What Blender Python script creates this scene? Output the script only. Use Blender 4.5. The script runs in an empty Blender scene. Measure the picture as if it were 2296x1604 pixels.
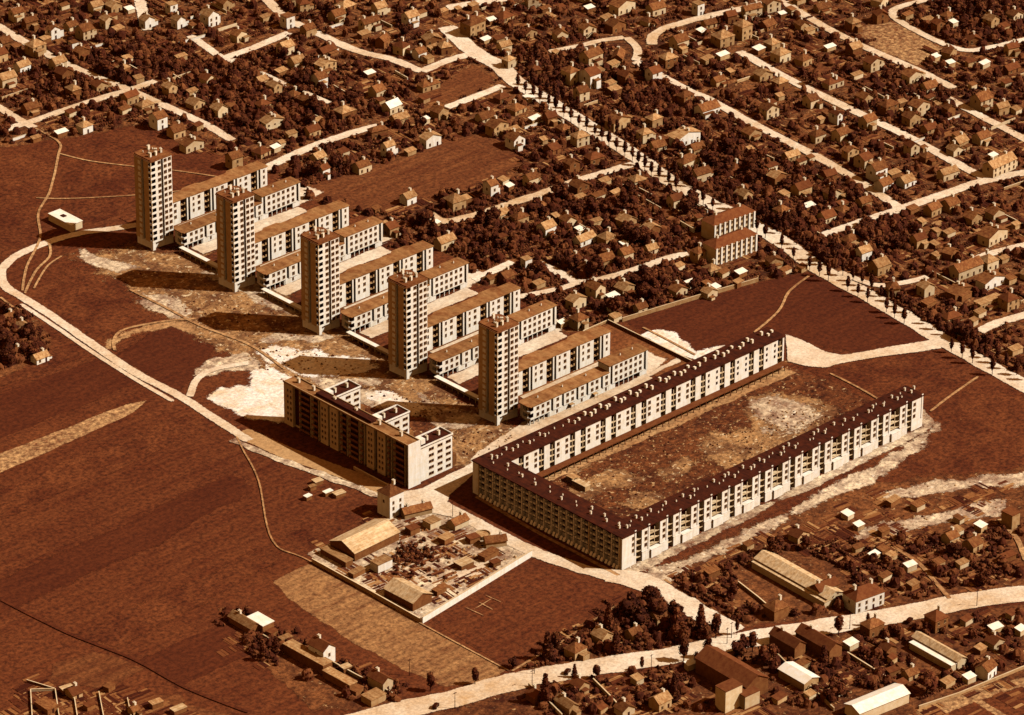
import bpy, math, random
import numpy as np
from mathutils import Vector, Matrix, geometry, noise
R=random.Random(7)
SC=bpy.context.scene
COL=SC.collection
# ------------------------------------------------------------------ camera model (survey frame: 2296 x 1604)
F=11016.08; CAM=Vector((-1264.888,-1258.980,1036.822)); YAW,PIT,ROL=0.8087,0.4827,0.0064; SX,SY=4.7791,-5.8391
cf=Vector((math.cos(PIT)*math.cos(YAW),math.cos(PIT)*math.sin(YAW),-math.sin(PIT)))
_r=Vector((math.sin(YAW),-math.cos(YAW),0)); _u=_r.cross(cf)
cr=_r*math.cos(ROL)+_u*math.sin(ROL); cu=-_r*math.sin(ROL)+_u*math.cos(ROL)
def G(x,y,z=0.0):
    d=cf+cr*((x-1148-SX)/F)-cu*((y-802-SY)/F)
    return CAM+d*((z-CAM.z)/d.z)
def PJ(X):
    d=Vector(X)-CAM; z=d.dot(cf)
    return (1148+SX+F*d.dot(cr)/z, 802+SY-F*d.dot(cu)/z)
cd=bpy.data.cameras.new('camera'); co=bpy.data.objects.new('camera',cd); COL.objects.link(co)
m=Matrix((( cr.x,cu.x,-cf.x,CAM.x),(cr.y,cu.y,-cf.y,CAM.y),(cr.z,cu.z,-cf.z,CAM.z),(0,0,0,1)))
co.matrix_world=m
cd.sensor_width=36; cd.lens=F/2296*36; cd.shift_x=-SX/2296; cd.shift_y=SY/2296; cd.clip_start=10; cd.clip_end=9000
SC.camera=co
# ------------------------------------------------------------------ sepia colour ramp (display value -> linear)
TAB=[(0,(42,13,4)),(.15,(79,31,11)),(.3,(112,60,29)),(.45,(154,103,57)),(.6,(191,149,97)),(.75,(221,191,144)),(.9,(241,224,191)),(1,(252,248,238))]
def lin(c):
    c/=255
    return c/12.92 if c<=.04045 else ((c+.055)/1.055)**2.4
def sep(v,k=.86):
    v=max(0,min(1,v))
    for (a,ca),(b,cb) in zip(TAB,TAB[1:]):
        if v<=b:
            t=(v-a)/(b-a); c=[ca[i]+(cb[i]-ca[i])*t for i in range(3)]; break
    return tuple(lin(q)*k for q in c)+(1,)
# ------------------------------------------------------------------ materials
def newmat(name):
    mt=bpy.data.materials.new(name); mt.use_nodes=True; nt=mt.node_tree
    b=nt.nodes['Principled BSDF']; b.inputs['Roughness'].default_value=.9
    b.inputs['Specular IOR Level'].default_value=.12
    return mt,nt,b
def ramp(nt,a,b,pa,pb,mid=None):
    r=nt.nodes.new('ShaderNodeValToRGB'); e=r.color_ramp.elements
    e[0].color=a; e[0].position=pa; e[1].color=b; e[1].position=pb
    if mid: q=r.color_ramp.elements.new(mid[0]); q.color=mid[1]
    return r
def nz(nt,vec,scale,detail=4,rough=.6,dist=0):
    n=nt.nodes.new('ShaderNodeTexNoise'); n.inputs['Scale'].default_value=scale; n.inputs['Detail'].default_value=detail
    n.inputs['Roughness'].default_value=rough; n.inputs['Distortion'].default_value=dist
    nt.links.new(vec,n.inputs['Vector']); return n.outputs['Fac']
def mixc(nt,f,a,b,mode='MIX'):
    x=nt.nodes.new('ShaderNodeMix'); x.data_type='RGBA'; x.blend_type=mode
    for s,v in ((x.inputs[0],f),(x.inputs[6],a),(x.inputs[7],b)):
        if hasattr(v,'is_linked'): nt.links.new(v,s)
        else: s.default_value=v
    return x.outputs[2]
def gmat(name,lo,hi,big=.012,fine=.5,blot=.08,streak=None,spk=None,con=.18,bump=.25,grain=.45):
    """ground: large tone drift, blotches, fine grain; streak=(angle, scale) cultivated rows; spk=(amount,value) scattered light specks"""
    mt,nt,b=newmat(name); tc=nt.nodes.new('ShaderNodeTexCoord').outputs['Object']
    c1=ramp(nt,sep(lo),sep(hi),.5-con,.5+con); nt.links.new(nz(nt,tc,blot,7,.68,.4),c1.inputs[0])
    c2=ramp(nt,sep(lo*.8),sep(hi*1.08),.3,.7); nt.links.new(nz(nt,tc,big,3,.5,.6),c2.inputs[0])
    c=mixc(nt,.4,c1.outputs[0],c2.outputs[0])
    if streak:
        mp=nt.nodes.new('ShaderNodeMapping'); mp.inputs['Rotation'].default_value[2]=-streak[0]; mp.inputs['Scale'].default_value=(.06,1,1)
        nt.links.new(tc,mp.inputs['Vector'])
        c3=ramp(nt,sep(lo*.72),sep(hi*1.15),.32,.7); nt.links.new(nz(nt,mp.outputs[0],streak[1],4,.7),c3.inputs[0])
        c=mixc(nt,.45,c,c3.outputs[0])
    g=ramp(nt,(1-grain,1-grain*1.1,1-grain*1.1,1),(1+grain,)*3+(1,),.38,.62); nt.links.new(nz(nt,tc,fine,5,.75),g.inputs[0])
    c=mixc(nt,1.0,c,g.outputs[0],'MULTIPLY')
    if spk:
        s=ramp(nt,(0,0,0,1),(1,1,1,1),spk[0],spk[0]+.05); nt.links.new(nz(nt,tc,.33,6,.72,.5),s.inputs[0])
        c=mixc(nt,s.outputs[0],c,sep(spk[1]))
    nt.links.new(c,b.inputs['Base Color'])
    bp=nt.nodes.new('ShaderNodeBump'); bp.inputs['Strength'].default_value=bump; bp.inputs['Distance'].default_value=.6
    nt.links.new(nz(nt,tc,.4,5,.7),bp.inputs['Height']); nt.links.new(bp.outputs[0],b.inputs['Normal'])
    at=nt.nodes.new('ShaderNodeAttribute'); at.attribute_name='cov'; n1=nz(nt,tc,.55,6,.75)
    ad=nt.nodes.new('ShaderNodeMath'); ad.operation='MULTIPLY_ADD'; nt.links.new(n1,ad.inputs[0]); ad.inputs[1].default_value=2.6; ad.inputs[2].default_value=-1.3
    sm=nt.nodes.new('ShaderNodeMath'); sm.operation='ADD'; nt.links.new(at.outputs['Fac'],sm.inputs[0]); nt.links.new(ad.outputs[0],sm.inputs[1])
    mr=nt.nodes.new('ShaderNodeMapRange'); mr.inputs[1].default_value=.36; mr.inputs[2].default_value=.64; nt.links.new(sm.outputs[0],mr.inputs[0])
    nt.links.new(mr.outputs[0],b.inputs['Alpha'])
    return mt
def smat(name,v,var=.06,sc=.35,rnd=.0,rough=.9,st=None,sa=.2):
    mt,nt,b=newmat(name); tc=nt.nodes.new('ShaderNodeTexCoord').outputs['Object']
    c1=ramp(nt,sep(v-var),sep(v+var),.35,.65); nt.links.new(nz(nt,tc,sc,6,.7),c1.inputs[0]); c=c1.outputs[0]
    if st:
        mp=nt.nodes.new('ShaderNodeMapping'); mp.inputs['Scale'].default_value=st; nt.links.new(tc,mp.inputs['Vector'])
        r3=ramp(nt,(1-sa,1-sa*1.15,1-sa*1.3,1),(1+sa*.25,)*3+(1,),.36,.6); nt.links.new(nz(nt,mp.outputs[0],1.0,4,.75),r3.inputs[0]); c=mixc(nt,1.0,c,r3.outputs[0],'MULTIPLY')
    if rnd:
        oi=nt.nodes.new('ShaderNodeObjectInfo'); r2=ramp(nt,(1-rnd,1-rnd*1.15,1-rnd*1.3,1),(1+rnd*.3,)*3+(1,),0,1)
        nt.links.new(oi.outputs['Random'],r2.inputs[0]); c=mixc(nt,1.0,c,r2.outputs[0],'MULTIPLY')
    nt.links.new(c,b.inputs['Base Color']); b.inputs['Roughness'].default_value=rough
    return mt
M={}
M['field']=gmat('field_soil',.165,.275,streak=(1.57,.25),bump=.25,grain=.5,blot=.05,con=.1,spk=(.68,.42),big=.009)
M['field2']=gmat('meadow_soil',.13,.29,blot=.07,con=.1,spk=(.68,.48),grain=.55)
M['dark']=gmat('dark_plough',.13,.21,streak=(1.57,.3),grain=.36,blot=.04,con=.15,bump=.12,spk=(.74,.34))
M['tanf']=gmat('stubble_strip',.26,.6,blot=.4,con=.08,grain=.5)
M['mott']=gmat('rough_stubble',.22,.5,blot=.2,con=.09,streak=(1.57,.3))
M['sub']=gmat('garden_soil',.04,.38,blot=.16,con=.09,spk=(.6,.6),bump=.6,fine=.7,grain=.65)
M['shrubg']=gmat('scrub_soil',.07,.36,blot=.16,con=.1,spk=(.62,.62),bump=.5,grain=.55)
M['allot']=gmat('allotment_soil',.16,.34,blot=.08,streak=(0.05,.22),con=.14)
M['sand']=gmat('pale_sand',.62,.9,blot=.1,fine=.5,con=.2,bump=.25,grain=.18)
M['sandw']=gmat('white_spoil',.78,1.0,blot=.12,fine=.6,con=.13,bump=.3,grain=.25,spk=(.66,.4))
M['sandm']=gmat('trodden_soil',.3,.82,blot=.13,con=.1,spk=(.6,.92),bump=.5,grain=.42)
M['earthm']=gmat('worked_soil',.16,.55,blot=.07,con=.08,spk=(.58,.78),bump=.5,grain=.5)
M['court']=gmat('courtyard_soil',.08,.33,blot=.13,con=.09,spk=(.6,.66),bump=.6,grain=.6)
M['road']=gmat('chalky_road',.67,.91,blot=.12,fine=.9,con=.18,bump=.1,grain=.2)
M['roadm']=gmat('tan_road',.5,.62,blot=.08,fine=.6,con=.28,bump=.08,grain=.2)
M['path']=gmat('worn_path',.42,.62,blot=.1,fine=.5,bump=.1)
M['plaza']=gmat('plaza_soil',.26,.38,blot=.08,con=.2)
M['white']=smat('white_render',.97,.04,.5,.05,st=(.7,.7,.06),sa=.13)
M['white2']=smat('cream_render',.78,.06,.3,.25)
M['wallm']=smat('weathered_render',.62,.07,.4,.3)
M['walld']=smat('brown_brick_wall',.4,.05,.5,.3)
M['roofm']=smat('tile_roof',.38,.08,.7,.4,st=(1.2,.15,1),sa=.35)
M['roofd']=smat('dark_tile_roof',.3,.05,.5,.3)
M['roofl']=smat('pale_sheet_roof',.56,.1,.6,.35,st=(1.2,.1,1),sa=.35)
M['sideshade']=smat('shaded_side_tone',.66,.05,.3,.1)  # wall tone darkened to carry the shade of the towers' -x faces
M['roofp']=smat('faded_white_roof',.72,.08,.5,.12,st=(.1,.8,1),sa=.35)
M['roofw']=smat('white_sheet_roof',.95,.04,.4,.05)
M['rooftar']=smat('dark_tar_roof',.1,.06,.25,st=(.5,.12,1),sa=.4)
M['roofbar']=smat('gravel_roof',.46,.08,.2,.2,st=(.25,.08,1),sa=.35)
M['rooftow']=smat('tower_gravel_roof',.33,.08,.5,.2)
M['glass']=smat('dark_window_glass',.03,.01,.8,rough=.35); 
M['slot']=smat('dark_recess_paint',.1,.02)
M['pot']=smat('chimney_render',.9,.05,.8)
M['wood']=smat('tree_bark',.1,.03,1.2)
M['leafd']=smat('dark_foliage',.13,.08,.25,.4)
M['leafm']=smat('mid_foliage',.26,.1,.25,.35)
M['car']=smat('dark_car_paint',.06,.01,rough=.35)
M['tyre']=smat('tyre_rubber',.02,.005)
# ------------------------------------------------------------------ mesh building
class MB:
    def __init__(s): s.v=[]; s.f=[]; s.m=[]
    def face(s,pts,mi=0):
        n=len(s.v); s.v+= [tuple(p) for p in pts]; s.f.append(tuple(range(n,n+len(pts)))); s.m.append(mi)
    def box(s,x0,x1,y0,y1,z0,z1,mi=0):
        n=len(s.v); s.v+=[(x,y,z) for z in (z0,z1) for x,y in ((x0,y0),(x1,y0),(x1,y1),(x0,y1))]
        for q in ((3,2,1,0),(4,5,6,7),(0,1,5,4),(1,2,6,5),(2,3,7,6),(3,0,4,7)): s.f.append(tuple(n+i for i in q)); s.m.append(mi)
        return s
    def prism(s,poly,z0,z1,mi=0,top=None):
        a=sum(poly[i][0]*poly[(i+1)%len(poly)][1]-poly[(i+1)%len(poly)][0]*poly[i][1] for i in range(len(poly)))
        if a<0: poly=poly[::-1]
        n=len(poly); b=len(s.v); s.v+=[(x,y,z0) for x,y in poly]+[(x,y,z1) for x,y in poly]
        for i in range(n):
            j=(i+1)%n; s.f.append((b+i,b+j,b+n+j,b+n+i)); s.m.append(mi)
        tr=geometry.tessellate_polygon([[Vector((x,y,0)) for x,y in poly]])
        for t in tr:
            p=[poly[i] for i in t]; ar=(p[1][0]-p[0][0])*(p[2][1]-p[0][1])-(p[2][0]-p[0][0])*(p[1][1]-p[0][1])
            if ar<0: t=t[::-1]
            s.f.append(tuple(b+n+i for i in t)); s.m.append(mi if top is None else top)
            s.f.append(tuple(b+i for i in t[::-1])); s.m.append(mi)
        return s
    def cyl(s,x,y,z0,z1,r0,r1,n=8,mi=0):
        b=len(s.v)
        for z,r in ((z0,r0),(z1,r1)):
            s.v+=[(x+r*math.cos(6.2832*i/n),y+r*math.sin(6.2832*i/n),z) for i in range(n)]
        for i in range(n):
            j=(i+1)%n; s.f.append((b+i,b+j,b+n+j,b+n+i)); s.m.append(mi)
        s.f.append(tuple(b+n+i for i in range(n))); s.m.append(mi); s.f.append(tuple(b+i for i in reversed(range(n)))); s.m.append(mi)
        return s
    def mesh(s,name,mats,cov=None):
        me=bpy.data.meshes.new(name); me.from_pydata(s.v,[],s.f)
        if cov: me.attributes.new('cov','FLOAT','POINT').data.foreach_set('value',cov)
        for q in (mats if isinstance(mats,(list,tuple)) else [mats]): me.materials.append(q)
        me.polygons.foreach_set('material_index',s.m); me.update(); return me
def link(name,data,parent=None,loc=None,rz=0):
    o=bpy.data.objects.new(name,data); COL.objects.link(o)
    if parent: o.parent=parent
    if loc is not None: o.location=loc
    if rz: o.rotation_euler=(0,0,rz)
    return o
def part(name,mb,mats,parent=None,loc=None,rz=0,cov=None): return link(name,mb.mesh(name,mats,cov),parent,loc,rz)
USED={}
def tag(o,label=None,cat=None,group=None,kind=None):
    if label:
        o['label']=label; USED[label]=USED.get(label,0)+1
    if cat: o['category']=cat
    if group: o['group']=group
    if kind: o['kind']=kind
    return o
def thing(name,loc,label,cat,group=None,rz=0):
    return tag(link(name,None,None,loc,rz),label,cat,group)
def inpoly(x,y,P):
    c=False; n=len(P); j=n-1
    for i in range(n):
        xi,yi=P[i]; xj,yj=P[j]
        if (yi>y)!=(yj>y) and x<(xj-xi)*(y-yi)/(yj-yi)+xi: c=not c
        j=i
    return c
# ------------------------------------------------------------------ ground sheet and patches
gm=MB(); N=60; X0,X1=-900,2600
for i in range(N+1):
    for j in range(N+1):
        x=X0+(X1-X0)*i/N; y=X0+(X1-X0)*j/N; gm.v.append((x,y,0))
for i in range(N):
    for j in range(N):
        a=i*(N+1)+j; gm.f.append((a,a+N+1,a+N+2,a+1)); gm.m.append(0)
tag(part('ground',gm,M['field'],cov=[5.0]*len(gm.v)),kind='structure')
def ragged(P,amp,step=4.0):
    out=[]; n=len(P)
    for i in range(n):
        a,b=Vector(P[i]),Vector(P[(i+1)%n]); L=(b-a).length; k=max(1,int(L/step)); nr=Vector((-(b-a).y,(b-a).x))/max(L,.01)
        for q in range(k):
            p=a+(b-a)*q/k
            d=(noise.noise(Vector((p.x*.09,p.y*.09,3)))+.5*noise.noise(Vector((p.x*.31,p.y*.31,7)))+.35*noise.noise(Vector((p.x*.8,p.y*.8,1))))*amp if amp else 0
            out.append((p.x+nr.x*d,p.y+nr.y*d))
    return out
ZP=[0.0]
def patch(name,D,mat,z,rag=0,step=3.0,world=False,kind='structure',feather=None):
    ZP[0]+=.0013; z+=ZP[0]
    P=np.array([(p[0],p[1]) for p in D] if world else [tuple(G(*p)[:2]) for p in D])
    fe=max(.9,min(4.2,rag*1.1)) if feather is None else feather
    lo=P.min(0)-fe*1.6-rag*1.5; hi=P.max(0)+fe*1.6+rag*1.5; lo=np.maximum(lo,-750); hi=np.minimum(hi,1500)
    area=(hi-lo).prod(); c=.8 if area<2500 else (1.5 if area<30000 else (2.2 if area<120000 else 4.0))
    nx,ny=[int(math.ceil(q/c))+1 for q in (hi-lo)]
    X,Y=np.meshgrid(lo[0]+np.arange(nx)*c,lo[1]+np.arange(ny)*c,indexing='ij'); X=X.ravel(); Y=Y.ravel()
    dd=np.full(X.shape,1e9); ins=np.zeros(X.shape,bool); n=len(P)
    for k in range(n):
        a,b=P[k],P[(k+1)%n]; e=b-a; L=(e**2).sum()+1e-9
        t=np.clip(((X-a[0])*e[0]+(Y-a[1])*e[1])/L,0,1); dd=np.minimum(dd,np.hypot(X-a[0]-t*e[0],Y-a[1]-t*e[1]))
        ins^=((a[1]>Y)!=(b[1]>Y))&(X<e[0]*(Y-a[1])/(e[1] if abs(e[1])>1e-12 else 1e-12)+a[0])
    sd=np.where(ins,dd,-dd)
    near=np.abs(sd)<rag*2+fe*2.5
    if rag:
        for q in np.nonzero(near)[0]: sd[q]+=rag*1.5*(noise.noise(Vector((X[q]*.05,Y[q]*.05,3)))+.6*noise.noise(Vector((X[q]*.17,Y[q]*.17,7))))
    cov=np.clip(.5+sd/fe,-1.2,2.5)
    keep=(cov>-1.0).reshape(nx,ny); cell=keep[:-1,:-1]|keep[1:,:-1]|keep[:-1,1:]|keep[1:,1:]
    idx=np.arange(nx*ny).reshape(nx,ny); q=np.stack([idx[:-1,:-1][cell],idx[1:,:-1][cell],idx[1:,1:][cell],idx[:-1,1:][cell]],1)
    used,inv=np.unique(q,return_inverse=True); q=inv.reshape(q.shape)
    mb=MB(); mb.v=[(float(x),float(y),z) for x,y in zip(X[used],Y[used])]; mb.f=[tuple(int(k) for k in r_) for r_ in q]; mb.m=[0]*len(mb.f)
    return tag(part(name,mb,M[mat],cov=[float(k) for k in cov[used]]),kind=kind)
ROADS=[]
def smooth(P,k=6):
    if len(P)<3: return P
    out=[]; Q=[P[0]]+P+[P[-1]]
    for i in range(1,len(Q)-2):
        p0,p1,p2,p3=Q[i-1],Q[i],Q[i+1],Q[i+2]
        for s in range(k):
            t=s/k; out.append(.5*((2*p1)+(p2-p0)*t+(2*p0-5*p1+4*p2-p3)*t*t+(3*p1-p0-3*p2+p3)*t**3))
    out.append(P[-1]); return out
ZR=[.30]
def road(name,D,w,mat='road',z=None,wob=.13,world=False,reg=True):
    if name in('street',): w*=.84
    if mat=='path': w*=.75
    P=[Vector((p[0],p[1])) for p in D] if world else [Vector(G(*p)[:2]) for p in D]
    P=smooth(P,7); Q=[]
    for a,b in zip(P,P[1:]):
        k=max(1,int((b-a).length/5)); Q+=[a+(b-a)*i/k for i in range(k)]
    Q.append(P[-1])
    if z is None: ZR[0]+=.003; z=ZR[0]
    if reg: ROADS.append(([q.copy() for q in Q],w/2))
    mb=MB(); 
    for i,q in enumerate(Q):
        t=(Q[min(i+1,len(Q)-1)]-Q[max(i-1,0)]).normalized(); n=Vector((-t.y,t.x))
        wl=w/2*(1+wob*noise.noise(Vector((q.x*.12,q.y*.12,0)))*1.3+wob*.6*noise.noise(Vector((q.x*.5,q.y*.5,9))))
        wr=w/2*(1+wob*noise.noise(Vector((q.x*.12,q.y*.12,5)))*1.3+wob*.6*noise.noise(Vector((q.x*.5,q.y*.5,4))))
        e=min(.9,w*.16); 
        for u in (wl+e,wl-e,-(wr-e),-(wr+e)): mb.v.append((q.x+n.x*u,q.y+n.y*u,z))
    cov=[]
    for i in range(len(Q)):
        ed=.0 if i in (0,len(Q)-1) else 1.0
        cov+=[-.5,1.6*ed+.1,1.6*ed+.1,-.5]
    for i in range(len(Q)-1):
        for k in range(3): a=4*i+k; mb.f.append((a+1,a+5,a+4,a)); mb.m.append(0)
    return tag(part(name,mb,M[mat],cov=cov),kind='structure')
def nearroad(x,y,extra):
    v=Vector((x,y))
    for Q,h in ROADS:
        for q in Q:
            if (q-v).length<h+extra: return True
    return False
# suburb soil
SUB=[(-200,-200),(2500,-200),(2500,990),(2296,868),(2085,752),(1850,606),(1712,628),(1560,668),(1400,716),(1372,722),(1262,742),(1200,690),(1130,640),(1060,640),(1050,590),(960,545),(870,560),(850,490),(780,470),(690,445),(650,400),(590,385),(520,350),(470,345),(395,318),(350,285),(270,288),(200,300),(130,318),(-200,345)]
patch('garden_ground',SUB,'sub',.02,3)
patch('meadow',[(1400,722),(1560,672),(1705,635),(1830,606),(2090,752),(2110,765),(1930,795),(1770,760),(1560,812),(1430,735)],'dark',.04,1.5)
patch('rough_meadow',[(1790,822),(1900,808),(2110,795),(2180,802),(2500,985),(2500,1110),(2100,1060),(1900,1075),(2070,940)],'field2',.045,2)
patch('scrub_ground',[(1440,1290),(1560,1240),(1750,1150),(1900,1090),(2100,1070),(2500,1020),(2500,1310),(2296,1318),(2100,1345),(1850,1388),(1640,1410),(1540,1350)],'shrubg',.05,3)
patch('scrub_ground',[(1160,1500),(1270,1420),(1390,1352),(1480,1335),(1560,1370),(1640,1415),(1480,1462),(1280,1500)],'sub',.055,1.5)
patch('scrub_ground',[(830,1660),(980,1595),(1150,1550),(1500,1495),(1640,1462),(1900,1420),(2100,1375),(2500,1340),(2500,1760),(800,1760)],'shrubg',.05,1.5)
patch('allotment',[(2010,1630),(2090,1572),(2220,1535),(2400,1500),(2400,1700),(2000,1700)],'tanf',.07,.6)
patch('allotment',[(2100,1610),(2185,1575),(2290,1640),(2200,1680)],'field',.08,.4)
patch('field',[(2200,1570),(2290,1540),(2400,1600),(2300,1630)],'field2',.08,.4)
patch('allotment',[(500,1365),(560,1385),(720,1460),(880,1550),(900,1600),(700,1590),(600,1500),(540,1450)],'shrubg',.05,1.5)
patch('allotment',[(60,1545),(100,1530),(240,1555),(400,1560),(420,1580),(560,1610),(600,1700),(40,1700)],'allot',.05,1.5)
patch('scrub_ground',[(-60,655),(20,672),(80,715),(110,750),(105,795),(40,830),(-60,860)],'shrubg',.05,2)
patch('stubble_strip',[(-80,1050),(0,1018),(290,905),(330,898),(300,925),(0,1062),(-80,1100)],'tanf',.06,.5)
patch('dark_field_strip',[(-60,905),(230,800),(300,838),(330,850),(0,985),(-60,1010)],'dark',.04,1)
patch('rough_stubble_field',[(612,1305),(690,1268),(800,1320),(945,1400),(1140,1502),(1100,1525),(1000,1540),(900,1500),(760,1420),(650,1345)],'mott',.05,1)
patch('ploughed_field',[(965,1392),(1190,1262),(1300,1300),(1400,1345),(1270,1415),(1150,1505)],'field',.055,.5)
patch('ploughed_field',[(310,1480),(540,1385),(600,1450),(420,1530),(400,1545)],'dark',.04,1)
patch('ploughed_field',[(610,1210),(700,1180),(830,1120),(840,1140),(700,1230),(650,1245)],'field2',.04,1)
patch('field_strip',[(-60,1130),(200,1010),(420,930),(470,960),(200,1080),(-60,1190)],'field2',.04,1.5)
patch('field_strip',[(-60,1330),(160,1230),(420,1110),(520,1060),(570,1100),(330,1230),(60,1350),(-60,1400)],'dark',.035,2.5)
patch('field_strip',[(150,1430),(400,1320),(600,1225),(640,1250),(500,1330),(260,1450)],'field2',.035,2.5)
patch('field_strip',[(-60,740),(160,770),(225,795),(-60,880)],'field2',.035,2)
patch('field_strip',[(120,1490),(210,1462),(330,1500),(240,1545),(110,1530)],'allot',.04,1)
patch('field_strip',[(70,720),(150,600),(280,620),(290,680),(420,720),(250,770),(270,800),(200,760)],'field2',.03,2.5)
patch('field_strip',[(265,800),(350,735),(430,730),(500,770),(430,850),(400,880)],'dark',.035,2)
patch('open_field',[(690,418),(880,362),(1060,300),(1200,330),(1130,400),(1000,440),(880,480),(790,468),(700,448)],'allot',.06,3)
patch('open_field',[(130,330),(270,292),(350,292),(400,325),(500,352),(590,390),(500,420),(430,430),(300,470),(130,520),(60,555),(-40,600),(-60,360)],'field2',.03,1.5)
patch('park_meadow',[(1010,175),(1060,145),(1110,175),(1075,200),(1000,235),(940,215)],'allot',.05,1)
patch('park_meadow',[(420,245),(520,220),(600,250),(560,290),(470,290)],'field2',.05,2)
patch('park_meadow',[(1780,150),(1830,130),(1950,150),(2030,190),(1930,200),(1850,180)],'allot',.05,2)
patch('park_meadow',[(1920,60),(2010,50),(2110,110),(2060,150),(1960,110)],'tanf',.05,2)
patch('park_meadow',[(1440,300),(1540,280),(1600,310),(1560,350),(1470,345)],'allot',.05,2)
# disturbed soil round the estate
patch('trodden_soil',[(150,575),(300,545),(420,560),(500,585),(600,640),(700,690),(830,770),(960,850),(1150,950),(1200,975),(1060,1050),(1010,1060),(830,930),(560,820),(440,740),(370,670),(290,640)],'court',.04,4)
for P_,m_,z_ in ([(230,590),(300,575),(420,570),(480,598),(400,625),(320,640),(260,612)],'sandm',.06),([(375,690),(440,668),(560,665),(640,712),(560,728),(480,735),(400,712)],'sandm',.06),\
  ([(520,768),(620,758),(760,760),(850,800),(840,830),(700,850),(590,828)],'sandm',.06),([(560,790),(640,775),(735,790),(745,815),(690,838),(610,812)],'sandw',.08),\
  ([(760,880),(850,862),(960,870),(1040,915),(960,940),(850,920)],'sandm',.06),([(820,880),(880,878),(960,918),(930,928),(860,912)],'sandw',.08),\
  ([(990,965),(1110,945),(1180,985),(1060,1048),(1000,1040)],'sandm',.06),([(180,560),(230,575),(300,600),(260,612),(190,590)],'sandm',.07),\
  ([(300,655),(400,668),(430,720),(380,712),(330,690)],'sandm',.063),([(500,600),(600,650),(660,700),(600,690),(520,650),(440,610)],'sandm',.062),([(640,745),(740,755),(700,770),(600,765)],'sandm',.067),([(700,850),(850,845),(860,865),(740,880)],'sandm',.067),([(930,880),(1080,935),(1060,960),(980,960)],'sandm',.067),([(640,800),(800,800),(840,825),(760,845),(650,840)],'sandw',.082),\
  ([(440,830),(480,800),(560,790),(590,830),(500,835),(450,850)],'sandm',.065),([(250,775),(280,745),(360,722),(440,715),(560,760),(480,765),(380,735),(300,748)],'path',.05),\
  ([(470,892),(500,870),(560,868),(565,835),(600,822),(660,850),(700,880),(680,930),(620,948),(560,945),(520,925)],'sandw',.085):
    patch('sand_patch',P_,m_,z_,3.2,1.6)
patch('worked_earth',[(190,570),(300,555),(470,575),(520,600),(620,655),(720,700),(860,790),(1000,870),(1150,955),(1180,985),(1060,1048),(1010,1050),(1000,960),(860,880),(660,860),(590,830),(470,790),(430,735),(330,690),(290,640),(210,600)],'earthm',.05,5,2,feather=7)
patch('bare_soil',[(1190,935),(1290,900),(1440,846),(1520,800),(1530,812),(1320,905),(1190,975),(1060,1048),(1050,1030)],'sand',.10,.8)
patch('sand_patch',[(1436,752),(1480,742),(1520,755),(1560,790),(1610,775),(1640,772),(1560,812),(1500,792)],'sandw',.09,2,1.5)
patch('plaza',[(133.5,96),(155,96),(155,165),(140,166),(118,158),(118,150.5),(133.5,149)],'plaza',.09,.3,world=True)
patch('courtyard',[(10.9,12),(186,11),(188,50),(184,80),(10.9,80.5)],'court',.05,.8,world=True)
patch('sand_patch',[(1680,905),(1700,882),(1760,875),(1830,890),(1880,920),(1870,960),(1780,1000),(1700,1035),(1640,1050),(1570,1030),(1590,980),(1680,960),(1660,925)],'earthm',.075,5,1.5,feather=8)
patch('sand_patch',[(1690,908),(1740,885),(1810,910),(1850,935),(1790,970),(1720,960),(1700,930)],'sandm',.08,5,1.5,feather=8)
for P_ in ([(1280,1090),(1330,1060),(1400,1050),(1440,1075),(1370,1100),(1310,1115)],[(1390,1130),(1450,1100),(1500,1110),(1460,1150)],[(1470,1060),(1540,1020),(1570,1040),(1510,1080)],[(1260,1060),(1330,1020),(1360,1030),(1290,1070)]): patch('sand_patch',P_,'earthm',.077,4,feather=4)
patch('trodden_strip',[(8,76),(182,73),(182,80),(10,80)],'path',.085,.8,world=True)
patch('trodden_strip',[(0,-6),(188,-5),(196,2),(200,14),(188,14),(187.6,-.3),(0,-.3)],'sandm',.085,1.5,world=True)
patch('trodden_strip',[(1430,1290),(1600,1230),(1830,1110),(1960,1050),(2100,950),(2110,965),(1990,1060),(1800,1150),(1600,1250),(1450,1320)],'sandm',.08,3)
patch('trodden_strip',[(1940,1110),(2040,1095),(2200,1065),(2296,1060),(2296,1085),(2160,1100),(2000,1125)],'sandm',.085,3)
patch('trodden_strip',[(1900,1200),(2050,1165),(2200,1130),(2240,1128),(2230,1150),(2060,1185),(1930,1215)],'sandm',.085,3)
# sand between the comb buildings
for i in range(5):
    y=59.3*i
    patch('sand_forecourt',[(64,109.5+y),(131,109.5+y),(131,117.9+y),(64,117.9+y)] if i else [(64,112),(131,112),(131,117.9),(64,117.9)],'sand',.12,.7,world=True)
    patch('sand_forecourt',[(75,125.2+y),(134,125.2+y),(140,133+y),(131,141.9+y),(75,141.9+y)],'sand',.12,.6,world=True)
    patch('sand_patch',[(132,118+y),(150,121+y),(148,134+y),(138,138+y)],'sand',.11,2,1.5,world=True)
    patch('bare_soil',[(59.5,150+y),(131,150+y),(131,165+y),(59.5,166+y)],'field2',.11,.8,world=True)
# factory yard
patch('yard',[(690,1243),(740,1218),(850,1160),(905,1140),(1000,1138),(1100,1190),(1192,1243),(1060,1325),(948,1393),(820,1320)],'sandm',.07,1)
patch('yard',[(1010,1290),(1120,1245),(1110,1275),(1050,1310)],'sand',.08,1)
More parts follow.
